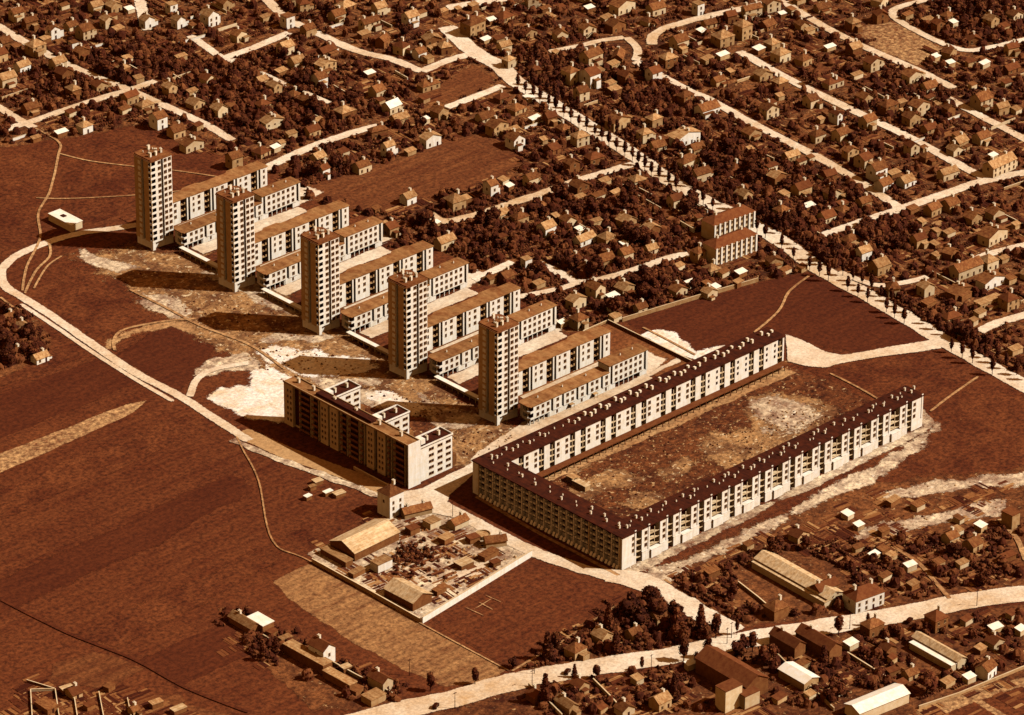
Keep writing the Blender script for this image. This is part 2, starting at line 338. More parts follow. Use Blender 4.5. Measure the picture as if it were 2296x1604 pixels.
# ------------------------------------------------------------------ roads
road('ring_road',[(310,505),(240,516),(180,524),(100,547),(40,573),(8,600),(2,622),(14,645),(45,665),(120,712),(200,768),(300,835),(400,888),(500,952),(560,990)],4.6)
road('footpath',[(45,682),(120,731),(200,786),(300,850),(390,902)],2.2)
road('road_verge',[(520,985),(600,1022),(680,1050),(760,1080),(850,1112),(905,1128)],3.5,'sandm',wob=.8)
road('slab_road',[(540,968),(640,1015),(760,1058),(890,1108),(950,1130)],9,'roadm',z=.2)
patch('road_junction',[(880,1112),(930,1100),(1000,1085),(1060,1048),(1066,1062),(1010,1110),(1000,1140),(1030,1165),(960,1150),(905,1135)],'road',.29,.5)
road('estate_street',[(930,1118),(990,1085),(1060,1050),(1120,1012)],6)
road('boundary_road',[(985,1130),(1050,1165),(1190,1236),(1300,1275),(1400,1303),(1490,1335)],7)
road('boundary_road',[(1360,1290),(1440,1302),(1500,1335),(1570,1375),(1650,1420)],11)
road('kerb_path',[(1064,1113),(1200,1192),(1300,1245),(1390,1293)],2.5,'path')
road('main_road',[(780,1625),(880,1598),(1000,1572),(1150,1530),(1300,1502),(1500,1472),(1650,1440),(1850,1406),(2000,1382),(2150,1352),(2320,1328)],12.4)
if 0: road('road_crown',[(860,1604),(1000,1575),(1150,1534),(1300,1505),(1500,1475),(1650,1443),(1850,1409),(2000,1385),(2150,1355),(2320,1331)],3,'roadm',z=.42,wob=.9,reg=False)
AV=[(1000,60),(1060,115),(1120,150),(1160,186),(1300,272),(1420,348),(1480,392),(1560,440),(1680,500),(1770,555),(1830,600),(2000,695),(2150,785),(2340,890)]
road('avenue',AV,9.8,'road')
if 0: road('avenue_track',[(1165,192),(1300,278),(1420,355),(1560,447),(1700,522),(1830,606),(2000,701),(2150,791),(2320,888)],2.5,'roadm',z=.45,wob=.5,reg=False)
STR=[([(945,162),(1010,135),(1070,124),(1130,145)],6.5),([(1000,243),(1060,220),(1130,193)],6),
([(-40,40),(0,62),(60,98),(150,145),(230,180),(290,203),(380,243),(460,280),(522,317)],6),([(-40,310),(0,296),(100,264),(200,230),(290,203),(350,182)],6),
([(-30,225),(0,243),(40,268),(78,288)],5.5),([(590,-10),(640,40),(720,80),(800,115),(880,135),(945,162)],6.5),([(425,80),(500,132),(530,137)],5.5),([(500,132),(570,108),(650,74)],6),
([(580,163),(650,195),(740,233)],4.5),([(590,385),(610,372),(700,330),(800,296),(850,284)],6.5),([(960,478),(990,497),(1050,488),(1200,440),(1300,405),(1425,368)],6.5),
([(1205,590),(1250,612),(1300,634),(1380,620),(1500,580),(1545,572)],6),([(1160,668),(1240,652),(1300,636)],5),([(1062,630),(1100,612),(1150,588)],5.5),
([(1425,138),(1480,170),(1540,203),(1590,225),(1700,285),(1850,363),(1960,430),(2020,470)],6.5),([(1462,102),(1466,80),(1500,62),(1570,42),(1680,17),(1760,-6)],6.5),
([(1230,118),(1300,104),(1345,93),(1400,85)],5),([(1740,-5),(1860,68),(1950,112),(2060,160),(2140,200)],6),([(1655,115),(1770,180),(1900,243),(2040,310),(2130,360),(2215,405)],6.5),
([(1845,530),(1930,500),(2020,470),(2130,432),(2215,405),(2320,385)],7),([(2100,-5),(2015,18),(2002,35),(2030,57),(2100,93),(2165,114),(2230,106),(2320,84)],5),
([(2118,218),(2200,262),(2320,325)],6),([(2150,610),(2200,577),(2320,545)],5.5),([(2195,745),(2240,725),(2320,702)],6.5),([(1880,610),(1960,640),(2030,635),(2080,622)],4.5),
([(1405,85),(1430,112),(1425,138)],5),([(310,-10),(320,30),(330,70)],7),([(1000,20),(1120,0),(1200,-10)],8)]
for s,w in STR: road('street',s,w)
road('footpath',[(78,288),(132,320),(131,350),(112,430),(86,480),(90,535),(60,600),(50,655)],1.6,'path')
road('footpath',[(110,545),(112,575),(80,610),(55,660)],1.6,'path'); road('footpath',[(140,575),(105,600),(75,650)],1.3,'path')
road('footpath',[(130,345),(200,362),(295,374),(400,385),(490,398)],1.3,'path'); road('footpath',[(80,445),(150,447),(290,440),(400,430),(470,418)],1.2,'path')
road('footpath',[(258,788),(255,765),(280,740),(370,722),(440,716)],2,'path'); road('footpath',[(425,892),(440,855),(480,830),(560,815)],3.4,'road')
road('footpath',[(530,980),(545,1010),(580,1080),(612,1215),(700,1262),(945,1400),(1145,1508)],.95,'path')
road('footpath',[(1145,1508),(1260,1440),(1385,1358)],1.4,'path')
road('footpath',[(1820,616),(1770,655),(1745,700),(1690,748)],1.6,'path'); road('footpath',[(290,650),(370,690),(450,732),(560,775),(640,830)],2,'path')
road('footpath',[(2085,925),(2130,890),(2195,845)],1.6,'path'); road('footpath',[(1860,838),(1920,868),(1975,900)],1.5,'path')
road('footpath',[(1230,1040),(1420,960),(1600,880),(1770,810)],1.8,'path')
road('footpath',[(2010,1232),(2060,1265),(2100,1310),(2130,1345)],2.5,'path'); road('footpath',[(2240,1165),(2280,1210),(2300,1260)],3,'path')
road('footpath',[(1440,735),(1490,760),(1560,798)],1.5,'path')
road('footpath',[(0,1345),(150,1420),(300,1480),(420,1545),(560,1600)],1.6,'dark'); road('footpath',[(1,668),(30,690),(60,700)],1.5,'path')
patch('access_road',[(1762,752),(1800,765),(1850,790),(1885,798),(1960,786),(2095,762),(2112,782),(2060,790),(1980,800),(1880,818),(1850,826),(1805,822),(1765,812)],'road',.27,.4)
# ------------------------------------------------------------------ shared small parts
def win_mesh(w,h,name='window'):
    b=MB(); b.box(-w/2-.08,w/2+.08,-.05,.0,-h/2-.08,h/2+.08,1); b.box(-w/2,w/2,-.085,-.05,-h/2,h/2,0); b.box(-.04,.04,-.10,-.085,-h/2,h/2,1)
    b.box(-w/2-.12,w/2+.12,-.16,-.05,-h/2-.16,-h/2-.08,1)
    return b.mesh(name,[M['glass'],M['wallm']])
WIN={k:win_mesh(*k) for k in ((1.7,1.5),(1.5,1.5),(1.0,1.4),(.9,1.2),(2.8,1.2),(.8,1.6))}
def win(par,x,y,z,key=(1.5,1.5),rz=0): return link('window',WIN[key],par,(x,y,z),rz)
chm=MB().box(-.45,.45,-.7,.7,-.5,1.5); chm.box(-.52,.52,-.78,.78,1.5,1.62); chm.cyl(0,-.35,1.62,2.0,.16,.14,6); chm.cyl(0,.35,1.62,2.0,.16,.14,6)
CHM=chm.mesh('chimney',[M['pot']])
st=MB().box(-.32,.32,-.4,.4,-.5,.95); st.box(-.38,.38,-.46,.46,.95,1.05); st.cyl(0,-.18,1.05,1.3,.11,.1,6); st.cyl(0,.18,1.05,1.3,.11,.1,6); STK=st.mesh('chimney',[M['pot']])
cps=MB().box(-.24,.24,-.24,.24,-.4,.55); cps.cyl(0,0,.55,.8,.15,.12,6); CPS=cps.mesh('vent',[M['pot']])
# ------------------------------------------------------------------ the five towers
ORD=['nearest','second nearest','middle','second farthest','farthest']
def make_tower(i):
    T=thing('tower_block',(48.9,128.1+59.3*i,0),'%s of the five white fourteen-storey towers, %s'%(ORD[i],['beside the U-shaped block','one in from the U-shaped block','between two pairs of others','one before the last on the left','standing leftmost beside open meadow'][i]),'tower','tall towers in a row')
    W,D,H=13.1,13.4,46.2
    body=[(2.7,0),(6.2,0),(6.2,2.6),(7.5,2.6),(7.5,0),(W-.5,0),(W,.5),(W,D-1.8),(W-1.8,D),(1.6,D),(0,D-1.2),(0,7.1),(1.9,7.1),(1.9,5.4),(0,5.4),(0,2.0),(2.7,2.0)]
    part('wall',MB().prism(body,4.0,H,0),M['white'],T)
    base=MB().prism([(.9,2.1),(W-.3,.4),(W-.3,D-1.9),(W-2,D-.3),(1.8,D-.3),(.3,D-1.4)],0,3.996); base.box(0,1.6,0,1.6,0,3.996)
    part('ground_floor',base,M['white'],T)
    for ya,yb_ in ((2.02,5.38),(7.12,12.15)): part('side_shade_panel',MB().box(-.07,-.003,ya,yb_,4.0,H-.5),M['sideshade'],T)  # thin panels added on the -x face, its shade put into their colour
    rf=MB().prism([(-.25,-.25),(W-.3,-.25),(W+.25,.3),(W+.25,D-1.7),(W-1.6,D+.25),(1.5,D+.25),(-.25,D-1)],H+.003,H+.35)
    rf.prism([(.3,.3),(W-.5,.3),(W-.3,.6),(W-.3,D-2),(W-2,D-.3),(1.8,D-.3),(.3,D-1.5)],H+.35,H+.8)
    part('roof',rf,M['rooftow'],T)
    s=MB().box(6.2,7.5,2.58,2.597,4.2,H-.3); part('stair_glazing',s,M['slot'],T)
    s=MB().box(1.85,1.897,5.4,7.1,4.2,H-.3); part('stair_glazing',s,M['slot'],T)
    bk=MB().box(2.68,2.697,.1,1.9,4.1,H-1.2); bk.box(.1,2.6,1.99,1.997,4.1,H-1.2); part('balcony_door',bk,M['glass'],T)
    pier=MB().box(-.05,.35,-.05,.35,4,H); part('corner_post',pier,M['white2'],T)
    bal=MB(); bal.box(-.12,2.7,-.12,2.0,-.12,.05); bal.box(-.12,2.7,-.12,0,.05,1.0); bal.box(-.12,0,0,2.0,.05,1.0); bm=bal.mesh('balcony',[M['white']])
    par=MB().box(-.3,-.075,7.4,9.2,-.9,.9); pm=par.mesh('parapet',[M['white']])
    for f in range(14):
        z=4.1+f*3.0
        link('balcony',bm,T,(0,0,z))
        link('parapet',pm,T,(0,0,z+.6))
        for x in (5.15,8.8,11.4): win(T,x,0,z+1.7,(1.7,1.5))
    for k in range(9):
        x,y=[(3,4),(4.6,7),(6,3.5),(6.5,9),(8,6),(9,9.5),(10,4.5),(3.5,9.8),(7.8,11)][k]
        if k%2==0: link('chimney',CHM,T,(x,y,H+1.2),k)
        else: link('vent',CPS,T,(x,y,H+1.1),k)
    lm=MB().box(4.8,8.2,4.5,7.5,H+.8,H+2.0); part('lift_house',lm,M['roofbar'],T)
for i in range(5): make_tower(i)
# ------------------------------------------------------------------ comb bars (front stepped bar and rear bar of each comb)
def notched(x0,x1,y0,y1,slots,dep=2.0,extra=None):
    P=[]
    if extra: P+=extra
    else: P.append((x0,y0))
    for a,b in slots: P+=[(a,y0),(a,y0+dep),(b,y0+dep),(b,y0)]
    P+=[(x1,y0),(x1,y1),(x0,y1)]
    return P
POS5=['nearest','second nearest','middle','second farthest','farthest']
def make_front_bar(i):
    T=thing('comb_bar',(59,118+59.3*i,0),'stepped low white bar with open ground floor beside the %s tower'%POS5[i],'apartment block','stepped comb bars beside the towers')
    z0,zl,zh=2.8,9.3,12.4
    sl=[(13.2,14.6),(19.9,21.2),(28.8,30.1),(35,36.3),(44.1,45.4)]
    P=[(2.4,4.6),(2.4,0)]
    for a,b in sl: P+=[(a,0),(a,2.2),(b,2.2),(b,0)]
    P+=[(49.3,0),(49.3,7.2),(1.8,7.6),(.4,6.4),(.4,4.6)]
    part('wall',MB().prism(P,z0,zl),M['white'],T)
    P2=[(49.302,0),(50.1,0),(50.1,2.2),(51.4,2.2),(51.4,0),(71.2,0),(71.2,2.2),(72.5,2.2),(72.5,0),(73.6,0),(73.6,7.2),(49.302,7.2)]
    part('upper_wall',MB().prism(P2,z0,zh),M['white'],T)
    g=MB(); g.box(12.5,49.2,.35,7,0,z0-.003); g.box(49.3,53.5,.35,7,0,z0-.003); g.box(69,73.4,.35,7,0,z0-.003); g.box(53.5,69,5.5,7,0,z0-.003); g.box(3,12.5,4.5,7,0,z0-.003)
    part('ground_floor',g,M['white'],T)
    pl=MB().cyl(0,0,0,z0-.003,.28,.28,8).mesh('pillar',[M['white']])
    for x in (.9,3.2,6.3,9.4,12.0,56,59,62,65): link('pillar',pl,T,(x,.7,0))
    r=MB(); r.prism([(-.3,.6),(.4,-.35),(49.3,-.35),(49.3,7.5),(1.5,7.9),(-.3,6.6)],zl+.003,zl+.4); part('roof',r,M['roofbar'],T)
    r=MB(); r.prism([(49,-.35),(73.9,-.35),(73.9,7.5),(49,7.5)],zh+.003,zh+.4); part('roof',r,M['roofbar'],T)
    sb=MB()
    for a,b in sl: sb.box(a,b,2.18,2.197,z0,zl-.4)
    sb.box(50.1,51.4,2.18,2.197,z0,zh-.4); sb.box(71.2,72.5,2.18,2.197,z0,zh-.4); sb.box(2.38,2.397,.2,4.4,z0+.2,zl-.2); part('stair_glazing',sb,M['slot'],T)
    b=MB(); b.prism([(-.1,1.2),(.6,0),(2.4,0),(2.4,4.6),(-.1,4.6)],-.1,.1); b.box(-.12,0,1.2,4.6,.1,1.05); b.prism([(-.12,1.2),(.55,-.05),(.7,.05),(.03,1.28)],.1,1.05); b.box(.6,2.4,-.06,.06,.1,1.05); bm=b.mesh('balcony',[M['white']])
    for z in (z0+.1,z0+3.3): link('balcony',bm,T,(0,0,z))
    part('corner_post',MB().box(.05,.35,1.2,1.5,0,zl),M['white'],T)
    for x in (5.1,8.2,11.4,17.3,23.4,26.5,32.6,38.7,41.7,47.7):
        for z in (4.5,7.6): win(T,x,0,z)
    for x in (17.3,32.6,47.7): win(T,x,.35,1.5,(1.0,1.4))
    for k in range(6):
        for z in (4.5,7.6,10.7): win(T,53.7+3.05*k,0,z)
    d=MB(); d.box(0,1.6,.25,.347,0,2.2,0); d.box(-.4,2,-1.4,.35,2.35,2.55,1); d.box(-.3,-.15,-1.3,-1.15,0,2.35,1); d.box(1.75,1.9,-1.3,-1.15,0,2.35,1); dm=d.mesh('entrance',[M['glass'],M['wallm']])
    for x in (24.6,39.2): link('entrance',dm,T,(x,0,0))
    for x in (9,24,39,60,68): link('vent',CPS,T,(x,4+R.random(),(zl if x<49 else zh)+.7))
def make_rear_bar(i):
    T=thing('comb_bar',(62.3,142+59.3*i,0),'white rear bar with dark loggias and piers behind the %s stepped bar'%POS5[i],'apartment block','rear comb bars behind the stepped bars')
    zh=12.4; P=[(0,0)]; rec=[]; slot=[]; wx=[]; pr=[]
    for k in range(5):
        p=5.1+14.8*k                                   # pier x
        rec.append((p-4.6 if k else .6,p-.9)); slot.append((p,p+1.2)); pr+=[p-.45,p+1.6]
        wx+=[p+3.6,p+7.0] if k<4 else [p+3.7]
    for (a,b),(c,d) in zip(rec,slot): P+=[(a,0),(a,1.8),(b,1.8),(b,0),(c,0),(c,2.2),(d,2.2),(d,0)]
    P+=[(70.1,0),(70.1,7.2),(0,7.2)]
    part('wall',MB().prism(P,0,zh),M['white'],T)
    r=MB(); Q=[(-.3,-.35),(70.4,-.35),(70.4,7.5),(62,7.5),(60,9),(52,9),(50,7.5),(34,7.5),(32,9),(24,9),(22,7.5),(-.3,7.5)]
    part('roof',MB().prism(Q,zh+.003,zh+.4),M['roofbar'],T)
    part('stair_tower',MB().box(24.2,31.8,7.203,8.7,0,zh).box(52.2,59.8,7.203,8.7,0,zh),M['white2'],T)
    g=MB()
    for a,b in rec: part('loggia_glazing',MB().box(a,b,1.78,1.797,.3,zh-.3),M['slot'],T)
    for a,b in slot: part('stair_glazing',MB().box(a,b,2.18,2.197,.3,zh-.3),M['slot'],T)
    for a,b in rec:
        for z in (3.0,6.1,9.2):
            bb=MB().box(a,b,.25,1.78,z-.12,z)
            for q in range(2): u=a+(b-a)*(q+.5)/2; bb.box(u-.35,u+.35,.2,.35,z-.02,z+.95)
            part('loggia',bb,M['wallm'],T)
    for x in pr: part('pier',MB().box(x-.4,x+.4,-.35,-.003,0,zh+.2),M['white'],T)
    for x in wx:
        for z in (4.4,7.5,10.6): win(T,x,0,z,(1.0,1.4) if x in wx[::2] else (1.5,1.5))
    part('plinth',MB().box(6.5,69,-.9,-.36,0,.5),M['walld'],T)
for i in range(5): make_front_bar(i); make_rear_bar(i)
# low galleries between combs
for i in range(4):
    T=thing('covered_gallery',(57.6,143+59.3*i,0),'long low flat-roofed gallery running past the foot of the %s tower'%POS5[i],'covered walkway','low galleries linking the combs')
    part('roof',MB().box(-1.2,1.2,3,34.5,2.7,2.95),M['sand'] if 0 else M['roofw'],T)
    w=MB().box(.9,1.1,3.2,34.3,0,2.697); part('wall',w,M['white2'],T)
    pm=MB().box(-.12,.12,-.12,.12,0,2.697).mesh('pillar',[M['white2']])
    for k in range(9): link('pillar',pm,T,(-.95,3.6+3.8*k,0))
# ------------------------------------------------------------------ the U-shaped block
U=thing('horseshoe_block',(0,0,0),'huge five-storey U-shaped white block with dark roof round a long bare courtyard','apartment block')
HU=15.6
seq=[]; x=0; 
seq.append(('E',0,8.3)); seq.append(('S',8.3,11.6)); x=11.6; per=18.65
for k in range(9):
    a=x+per*k; seq+=[('W',a,a+4.75),('L',a+4.75,a+10.8),('W',a+10.8,a+15.5),('S',a+15.5,a+18.65)]
seq.append(('E',x+per*9,186.6))
outer=[(0,0)]
glz=MB(); pods=[]; rails=[]
for t,a,b in seq:
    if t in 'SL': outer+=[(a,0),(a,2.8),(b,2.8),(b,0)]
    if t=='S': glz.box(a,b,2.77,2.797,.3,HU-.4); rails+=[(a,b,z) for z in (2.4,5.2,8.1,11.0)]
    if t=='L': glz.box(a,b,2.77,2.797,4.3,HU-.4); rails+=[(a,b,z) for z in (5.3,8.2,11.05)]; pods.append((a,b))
outer+=[(186.6,0),(186.6,10.8),(10.8,10.8),(10.8,80.8)]
# far arm inner face
s2=[]; x=13.6
for k in range(9):
    a=x+per*k; s2+=[('P',a,a+3.4),('S',a+3.4,a+6.5),('W',a+6.5,a+15.5),('S',a+15.5,a+18.65)]
rails2=[]
for t,a,b in s2:
    if t=='S' and b<182: 
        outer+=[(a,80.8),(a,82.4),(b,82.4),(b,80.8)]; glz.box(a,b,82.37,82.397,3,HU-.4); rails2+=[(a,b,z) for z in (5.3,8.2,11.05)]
outer+=[(182.4,80.8),(182.4,91.6),(0,91.6)]
# short arm outer (-x) face with loggia notches, walked from far to near
bays=[]; y=2.2
while y<87.5: bays.append((y,y+4.15)); y+=4.55
side=[]
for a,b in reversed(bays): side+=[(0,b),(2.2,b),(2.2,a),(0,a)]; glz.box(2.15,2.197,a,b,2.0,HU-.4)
outer+=side
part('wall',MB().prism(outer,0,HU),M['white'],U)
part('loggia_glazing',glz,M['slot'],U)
rp=[(-.5,-.5),(187.1,-.5),(187.1,11.3),(11.3,11.3),(11.3,80.3),(182.9,80.3),(182.9,92.1),(-.5,92.1)]
part('roof',MB().prism(rp,HU+.003,HU+.45),M['rooftar'],U)
for t,a,b in seq:
    if t in 'WE': part('pier',MB().box(b-1.1,b-.2,-.22,-.003,4.65,HU+.9),M['white'],U)
for t,a,b in seq:
    if t in 'W': pod=MB().box(a,b,-.35,-.003,0,4.4); pod.box(a,b,-.45,-.003,4.38,4.6); part('plinth',pod,M['white'],U)
for a,b in pods: pod=MB().prism([(a+.01,-1.1),(b-.01,-1.1),(b-.01,1.65),(a+.01,1.65)],0,4.0); pod.box(a-.1,b+.1,-1.25,1.65,3.98,4.2); part('ground_floor_bay',pod,M['white'],U)
cnt=0
for a,b,z in rails:
    bb=MB().box(a,b,.35,2.6,z-.1,z); bb.box(a,b,.25,.35,z-.02,z+.3)
    if b-a>4: bb.box((a+b)/2-.15,(a+b)/2+.15,.2,.36,z-.1,z+2.8)
    part('balcony',bb,M['white2'],U)
bb=MB()
for a,b,z in rails2: bb.box(a,b,81.1,82.36,z-.12,z); bb.box(a,b,81.0,81.1,z,z+.55); bb.box((a+b)/2-.12,(a+b)/2+.12,80.95,81.1,z,z+2.8)
tag(part('courtyard_balconies',bb,M['white2'],U),kind='stuff')
for t,a,b in seq:
    if t in 'WE':
        for z in (7.2,10.1,13.0): win(U,(a+b)/2 if t=='W' else (6.6 if a<1 else a+1.6),0,z,(1.5,1.5))
nw=MB()
def addwin_mesh(mb,x,y,z,w,h,face='y'):
    if face=='y': mb.box(x-w/2,x+w/2,y-.06,y-.003,z-h/2,z+h/2)
    else: mb.box(y-.06,y-.003,x-w/2,x+w/2,z-h/2,z+h/2)
k=0
for t,a,b in s2:
    if t=='W':
        for xx in (a+1.9,b-1.9):
            for z in (7.4,10.2,13.1):
                if k<36: win(U,xx,80.8,z,(1.5,1.5)); k+=1
                else: addwin_mesh(nw,xx,80.8,z,1.1,1.4)
tag(part('courtyard_windows',nw,M['glass'],U),kind='stuff')
gal=MB().box(11.2,182,77.2,80.75,3.0,3.35); 
for k in range(44): gal.box(12+3.9*k,12.3+3.9*k,77.4,77.7,0,3.0)
part('gallery',gal,M['roofd'],U)
# shaded street face: balcony fronts and the row of ground floor bays
bf=[]; 
for a,b in bays:
    for z in (4.4,7.3,10.2,13.1): bf.append((a,b,z))
bmesh_=MB().box(-.05,2.14,.05,4.1,-.1,.02); bmesh_.box(-.2,-.05,.3,1.3,-.05,.75); bmesh_.box(-.2,-.05,2.5,3.1,-.05,.75); BF=bmesh_.mesh('street_balcony',[M['white']])
for a,b,z in bf[:76]: link('street_balcony',BF,U,(0,a,z))
gb=MB(); gb.v=[(-.9,0,0),(-.9,1.25,0),(-.9,1.25,.35),(-.9,0,.35),(-.003,0,1.7),(-.003,1.25,1.7),(-.003,0,0),(-.003,1.25,0)]
gb.f=[(1,0,3,2),(2,3,4,5),(0,6,4,3),(1,2,5,7)]; gb.m=[0]*4; GB=gb.mesh('cellar_skylight',[M['white']])
for a,b in bays:
    for c in (a-.3,a+1.6): link('cellar_skylight',GB,U,(0,c,0))
pp=MB()
for y in (.9,87.5,3.9*5): pp.box(-.35,-.003,y,y+.5,0,HU)
part('drain_pier',pp,M['white2'],U)
ch=[]
for k in range(20):
    a=6+9.3*k
    ch+=[(a,7.6,1),(a+.9,4.6,1)]+([(a+4.6,6.4,0)] if k%2 else [(a+3.6,5.0,0),(a+6.2,7.0,0)])
for k in range(10): ch+=[(4+.6*(k%2),6+8.6*k,1),(6.8,9+8.6*k,0)]
for k in range(19):
    a=8+9.3*k; ch+=[(a,88.2,1),(a+.9,85.4,1),(a+4.6,86.6,0)]
ch=[(x+R.uniform(-.7,.7),y+R.uniform(-.5,.5),c if R.random()<.8 else 1-c) for x,y,c in ch if R.random()<.93]
vis=ch[:99]; rest=ch[99:]
for x,y,c in vis: link('chimney' if c else 'vent',STK if c else CPS,U,(x,y,HU+.8 if c else HU+.55),0)
rm=MB()
for x,y,c in rest: rm.box(x-.5,x+.5,y-.6,y+.6,HU+.45,HU+(2.2 if c else 1.5))
tag(part('courtyard_arm_chimneys',rm,M['pot'],U),kind='stuff')
# ------------------------------------------------------------------ the long balcony slab by the road
S=thing('balcony_slab',(-18,113,0),'long six-storey slab with shaded balcony front, white blank gable and short rear wings','apartment block')
HS=20.6; Lb=81.5
def yb(px): return Lb-(px-30)/1670*Lb
rec=[(150,240),(392,412),(500,528),(628,655),(765,800),(885,910),(1045,1068),(1112,1148),(1245,1290),(1395,1428),(1470,1508),(1650,1690)]
bal=[(245,392),(412,500),(800,885),(910,1045),(1068,1112),(1428,1470),(1508,1650)]
P=[(6.6,0),(6.6,Lb),(0,Lb)]; gz=MB()
ev=[(yb(a),yb(b),1.5,False) for a,b in rec]+[(yb(a),yb(b),1.1,True) for a,b in bal]
ev.sort(key=lambda e:-e[0])
merged=[]
last=Lb
for hi,lo,d,isb in ev:
    hi=min(hi,last-.25) 
    if hi-lo<.6: continue
    P+=[(0,hi),(d,hi),(d,lo),(0,lo)]; gz.box(d+.003,d+.03,lo+.05,hi-.05,1.0,HS-1.0) ; merged.append((lo,hi,d,isb)); last=lo
P+=[(0,0)]
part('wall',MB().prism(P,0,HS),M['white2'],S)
gz2=MB()
for lo,hi,d,isb in merged: gz2.box(d-.03,d-.003,lo+.05,hi-.05,1.0,HS-.8)
part('loggia_glazing',gz2,M['slot'],S)
part('gable',MB().box(-.25,6.9,-.3,-.003,0,HS+.9),M['white'],S)
rf=MB().box(-.3,6.9,0,Lb+.3,HS+.003,HS+.3,0); rf.box(-.3,0,0,Lb+.3,HS+.3,HS+.9,1); rf.box(6.6,6.9,0,Lb+.3,HS+.3,HS+.9,1); rf.box(1.8,5,26,62,HS+.3,HS+1.6,2)
part('roof',rf,[M['roofbar'],M['wallm'],M['rooftar']],S)
for lo,hi,d,isb in merged:
    if isb and hi-lo>1.5:
        for f in range(7):
            z=.9+2.85*f; bb=MB().box(-.5,d-.05,lo+.15,hi-.15,z-.1,z); bb.box(-.55,-.45,lo+.15,hi-.15,z,z+.95); part('balcony',bb,M['walld'],S)
for px in (85,125,555,595,690,730,1180,1215,1320,1360):
    for f in range(6): win(S,0,yb(px),3.2+2.85*f,(.9,1.2),-math.pi/2)
for k,y in enumerate((.8,28.5,60.5)):
    hw=[16.3,16.3,16.3][k]
    part('wing',MB().prism([(6.91,y),(26.5,y),(26.5,y+8),(6.91,y+8)],0,hw),M['white'],S)
    r_=MB().box(6.91,26.8,y-.3,y+8.3,hw+.003,hw+.25,0); r_.box(6.91,26.8,y-.3,y,hw+.25,hw+.9,1); r_.box(26.5,26.8,y,y+8.3,hw+.25,hw+.9,1); r_.box(6.91,26.8,y+8,y+8.3,hw+.25,hw+.9,1)
    r_.box(10,12.5,y+2,y+6,hw+.25,hw+2.6,1)
    part('wing_roof',r_,[M['rooftar'],M['white']],S)
    for x in (14.2,19.3,24.2):
        for f in range(5 if k==0 else 2+(k>0)): win(S,x,y,hw-2.2-3.0*f,(2.8,1.2))
    part('porch',MB().box(26.9,30,y+1,y+5,0,5.5),M['walld'],S)
    for x in (9,15,22): link('chimney',CHM,S,(x,y+4,hw+.8),0)
for y in (9,23,38,52,66,76): link('chimney',CHM,S,(4,y,HS+.9),0)
T=thing('garden_wall',(-24,113,0),'low pale wall along the foot of the balcony slab near its white gable','wall')
part('wall',MB().box(0,.4,6,29,0,1.4),M['wallm'],T); part('coping',MB().box(-.1,.5,6,29,1.403,1.5),M['white2'],T)
# ------------------------------------------------------------------ places used in labels
PLACES=[('in the top left corner',90,45),('above the left edge crossroads',70,190),('right of upper left crossroads',400,190),('behind the farthest tower',450,300),('along the top left street',500,45),
('in the dark upper left',660,190),('between the upper left streets',820,60),('left of the avenue junction',880,220),('close behind the middle towers',840,330),('on allotments left of the avenue',1150,300),
('near the top middle',1130,60),('right of the avenue junction',1330,120),('inside the avenue bend',1350,220),('above the long curved street',1080,400),('in dark gardens under the avenue',1330,500),('behind the near towers',1100,560),
('beside the terraced blocks',1600,560),('in gardens behind the meadow',1480,650),('along the upper middle street',1560,120),('right of the middle avenue',1560,300),('between the long right streets',1740,220),
('near the right crossroads',2000,400),('in the top right quarter',1900,60),('by the top right corner',2180,60),('along the far right street',2150,260),('below the right crossroads',1900,560),('at right below the crossroads',2160,580),
('right of the lower avenue',2200,760),('left of the road bend',1350,1440),('on scrub above the main road',1800,1290),('on scrub at the right edge',2150,1230),('below the middle main road',1350,1560),('below the main road at right',1800,1500),('in the bottom right corner',2180,1480),
('in the builders yard',930,1240),('by the bottom left allotments',200,1575),('in the cottage row at lower left',700,1480),('by the left edge huts',40,760)]
def place(X):
    p=PJ(X); return min(PLACES,key=lambda q:(q[1]-p[0])**2+(1.6*(q[2]-p[1]))**2)[0]
PEND=[]
def later(o,desc,cat,group,X):
    o['category']=cat; o['group']=group; PEND.append((o,desc,place(X),PJ(X)[0]))
ORDN=['leftmost','second from left','third from left','fourth from left','fifth from left','sixth from left','seventh from left','eighth from left','ninth from left','tenth from left','eleventh from left','twelfth from left']
def flush():
    from collections import defaultdict
    g=defaultdict(list)
    for o,d,p,x in PEND: g[(d,p)].append((x,o))
    for (d,p),L in g.items():
        L.sort(key=lambda t:t[0])
        for i,(x,o) in enumerate(L):
            o['label']=f'{d} {p}' if len(L)==1 else f'{d} {p}, {ORDN[i] if i<12 else str(i+1)+"th from left"}'
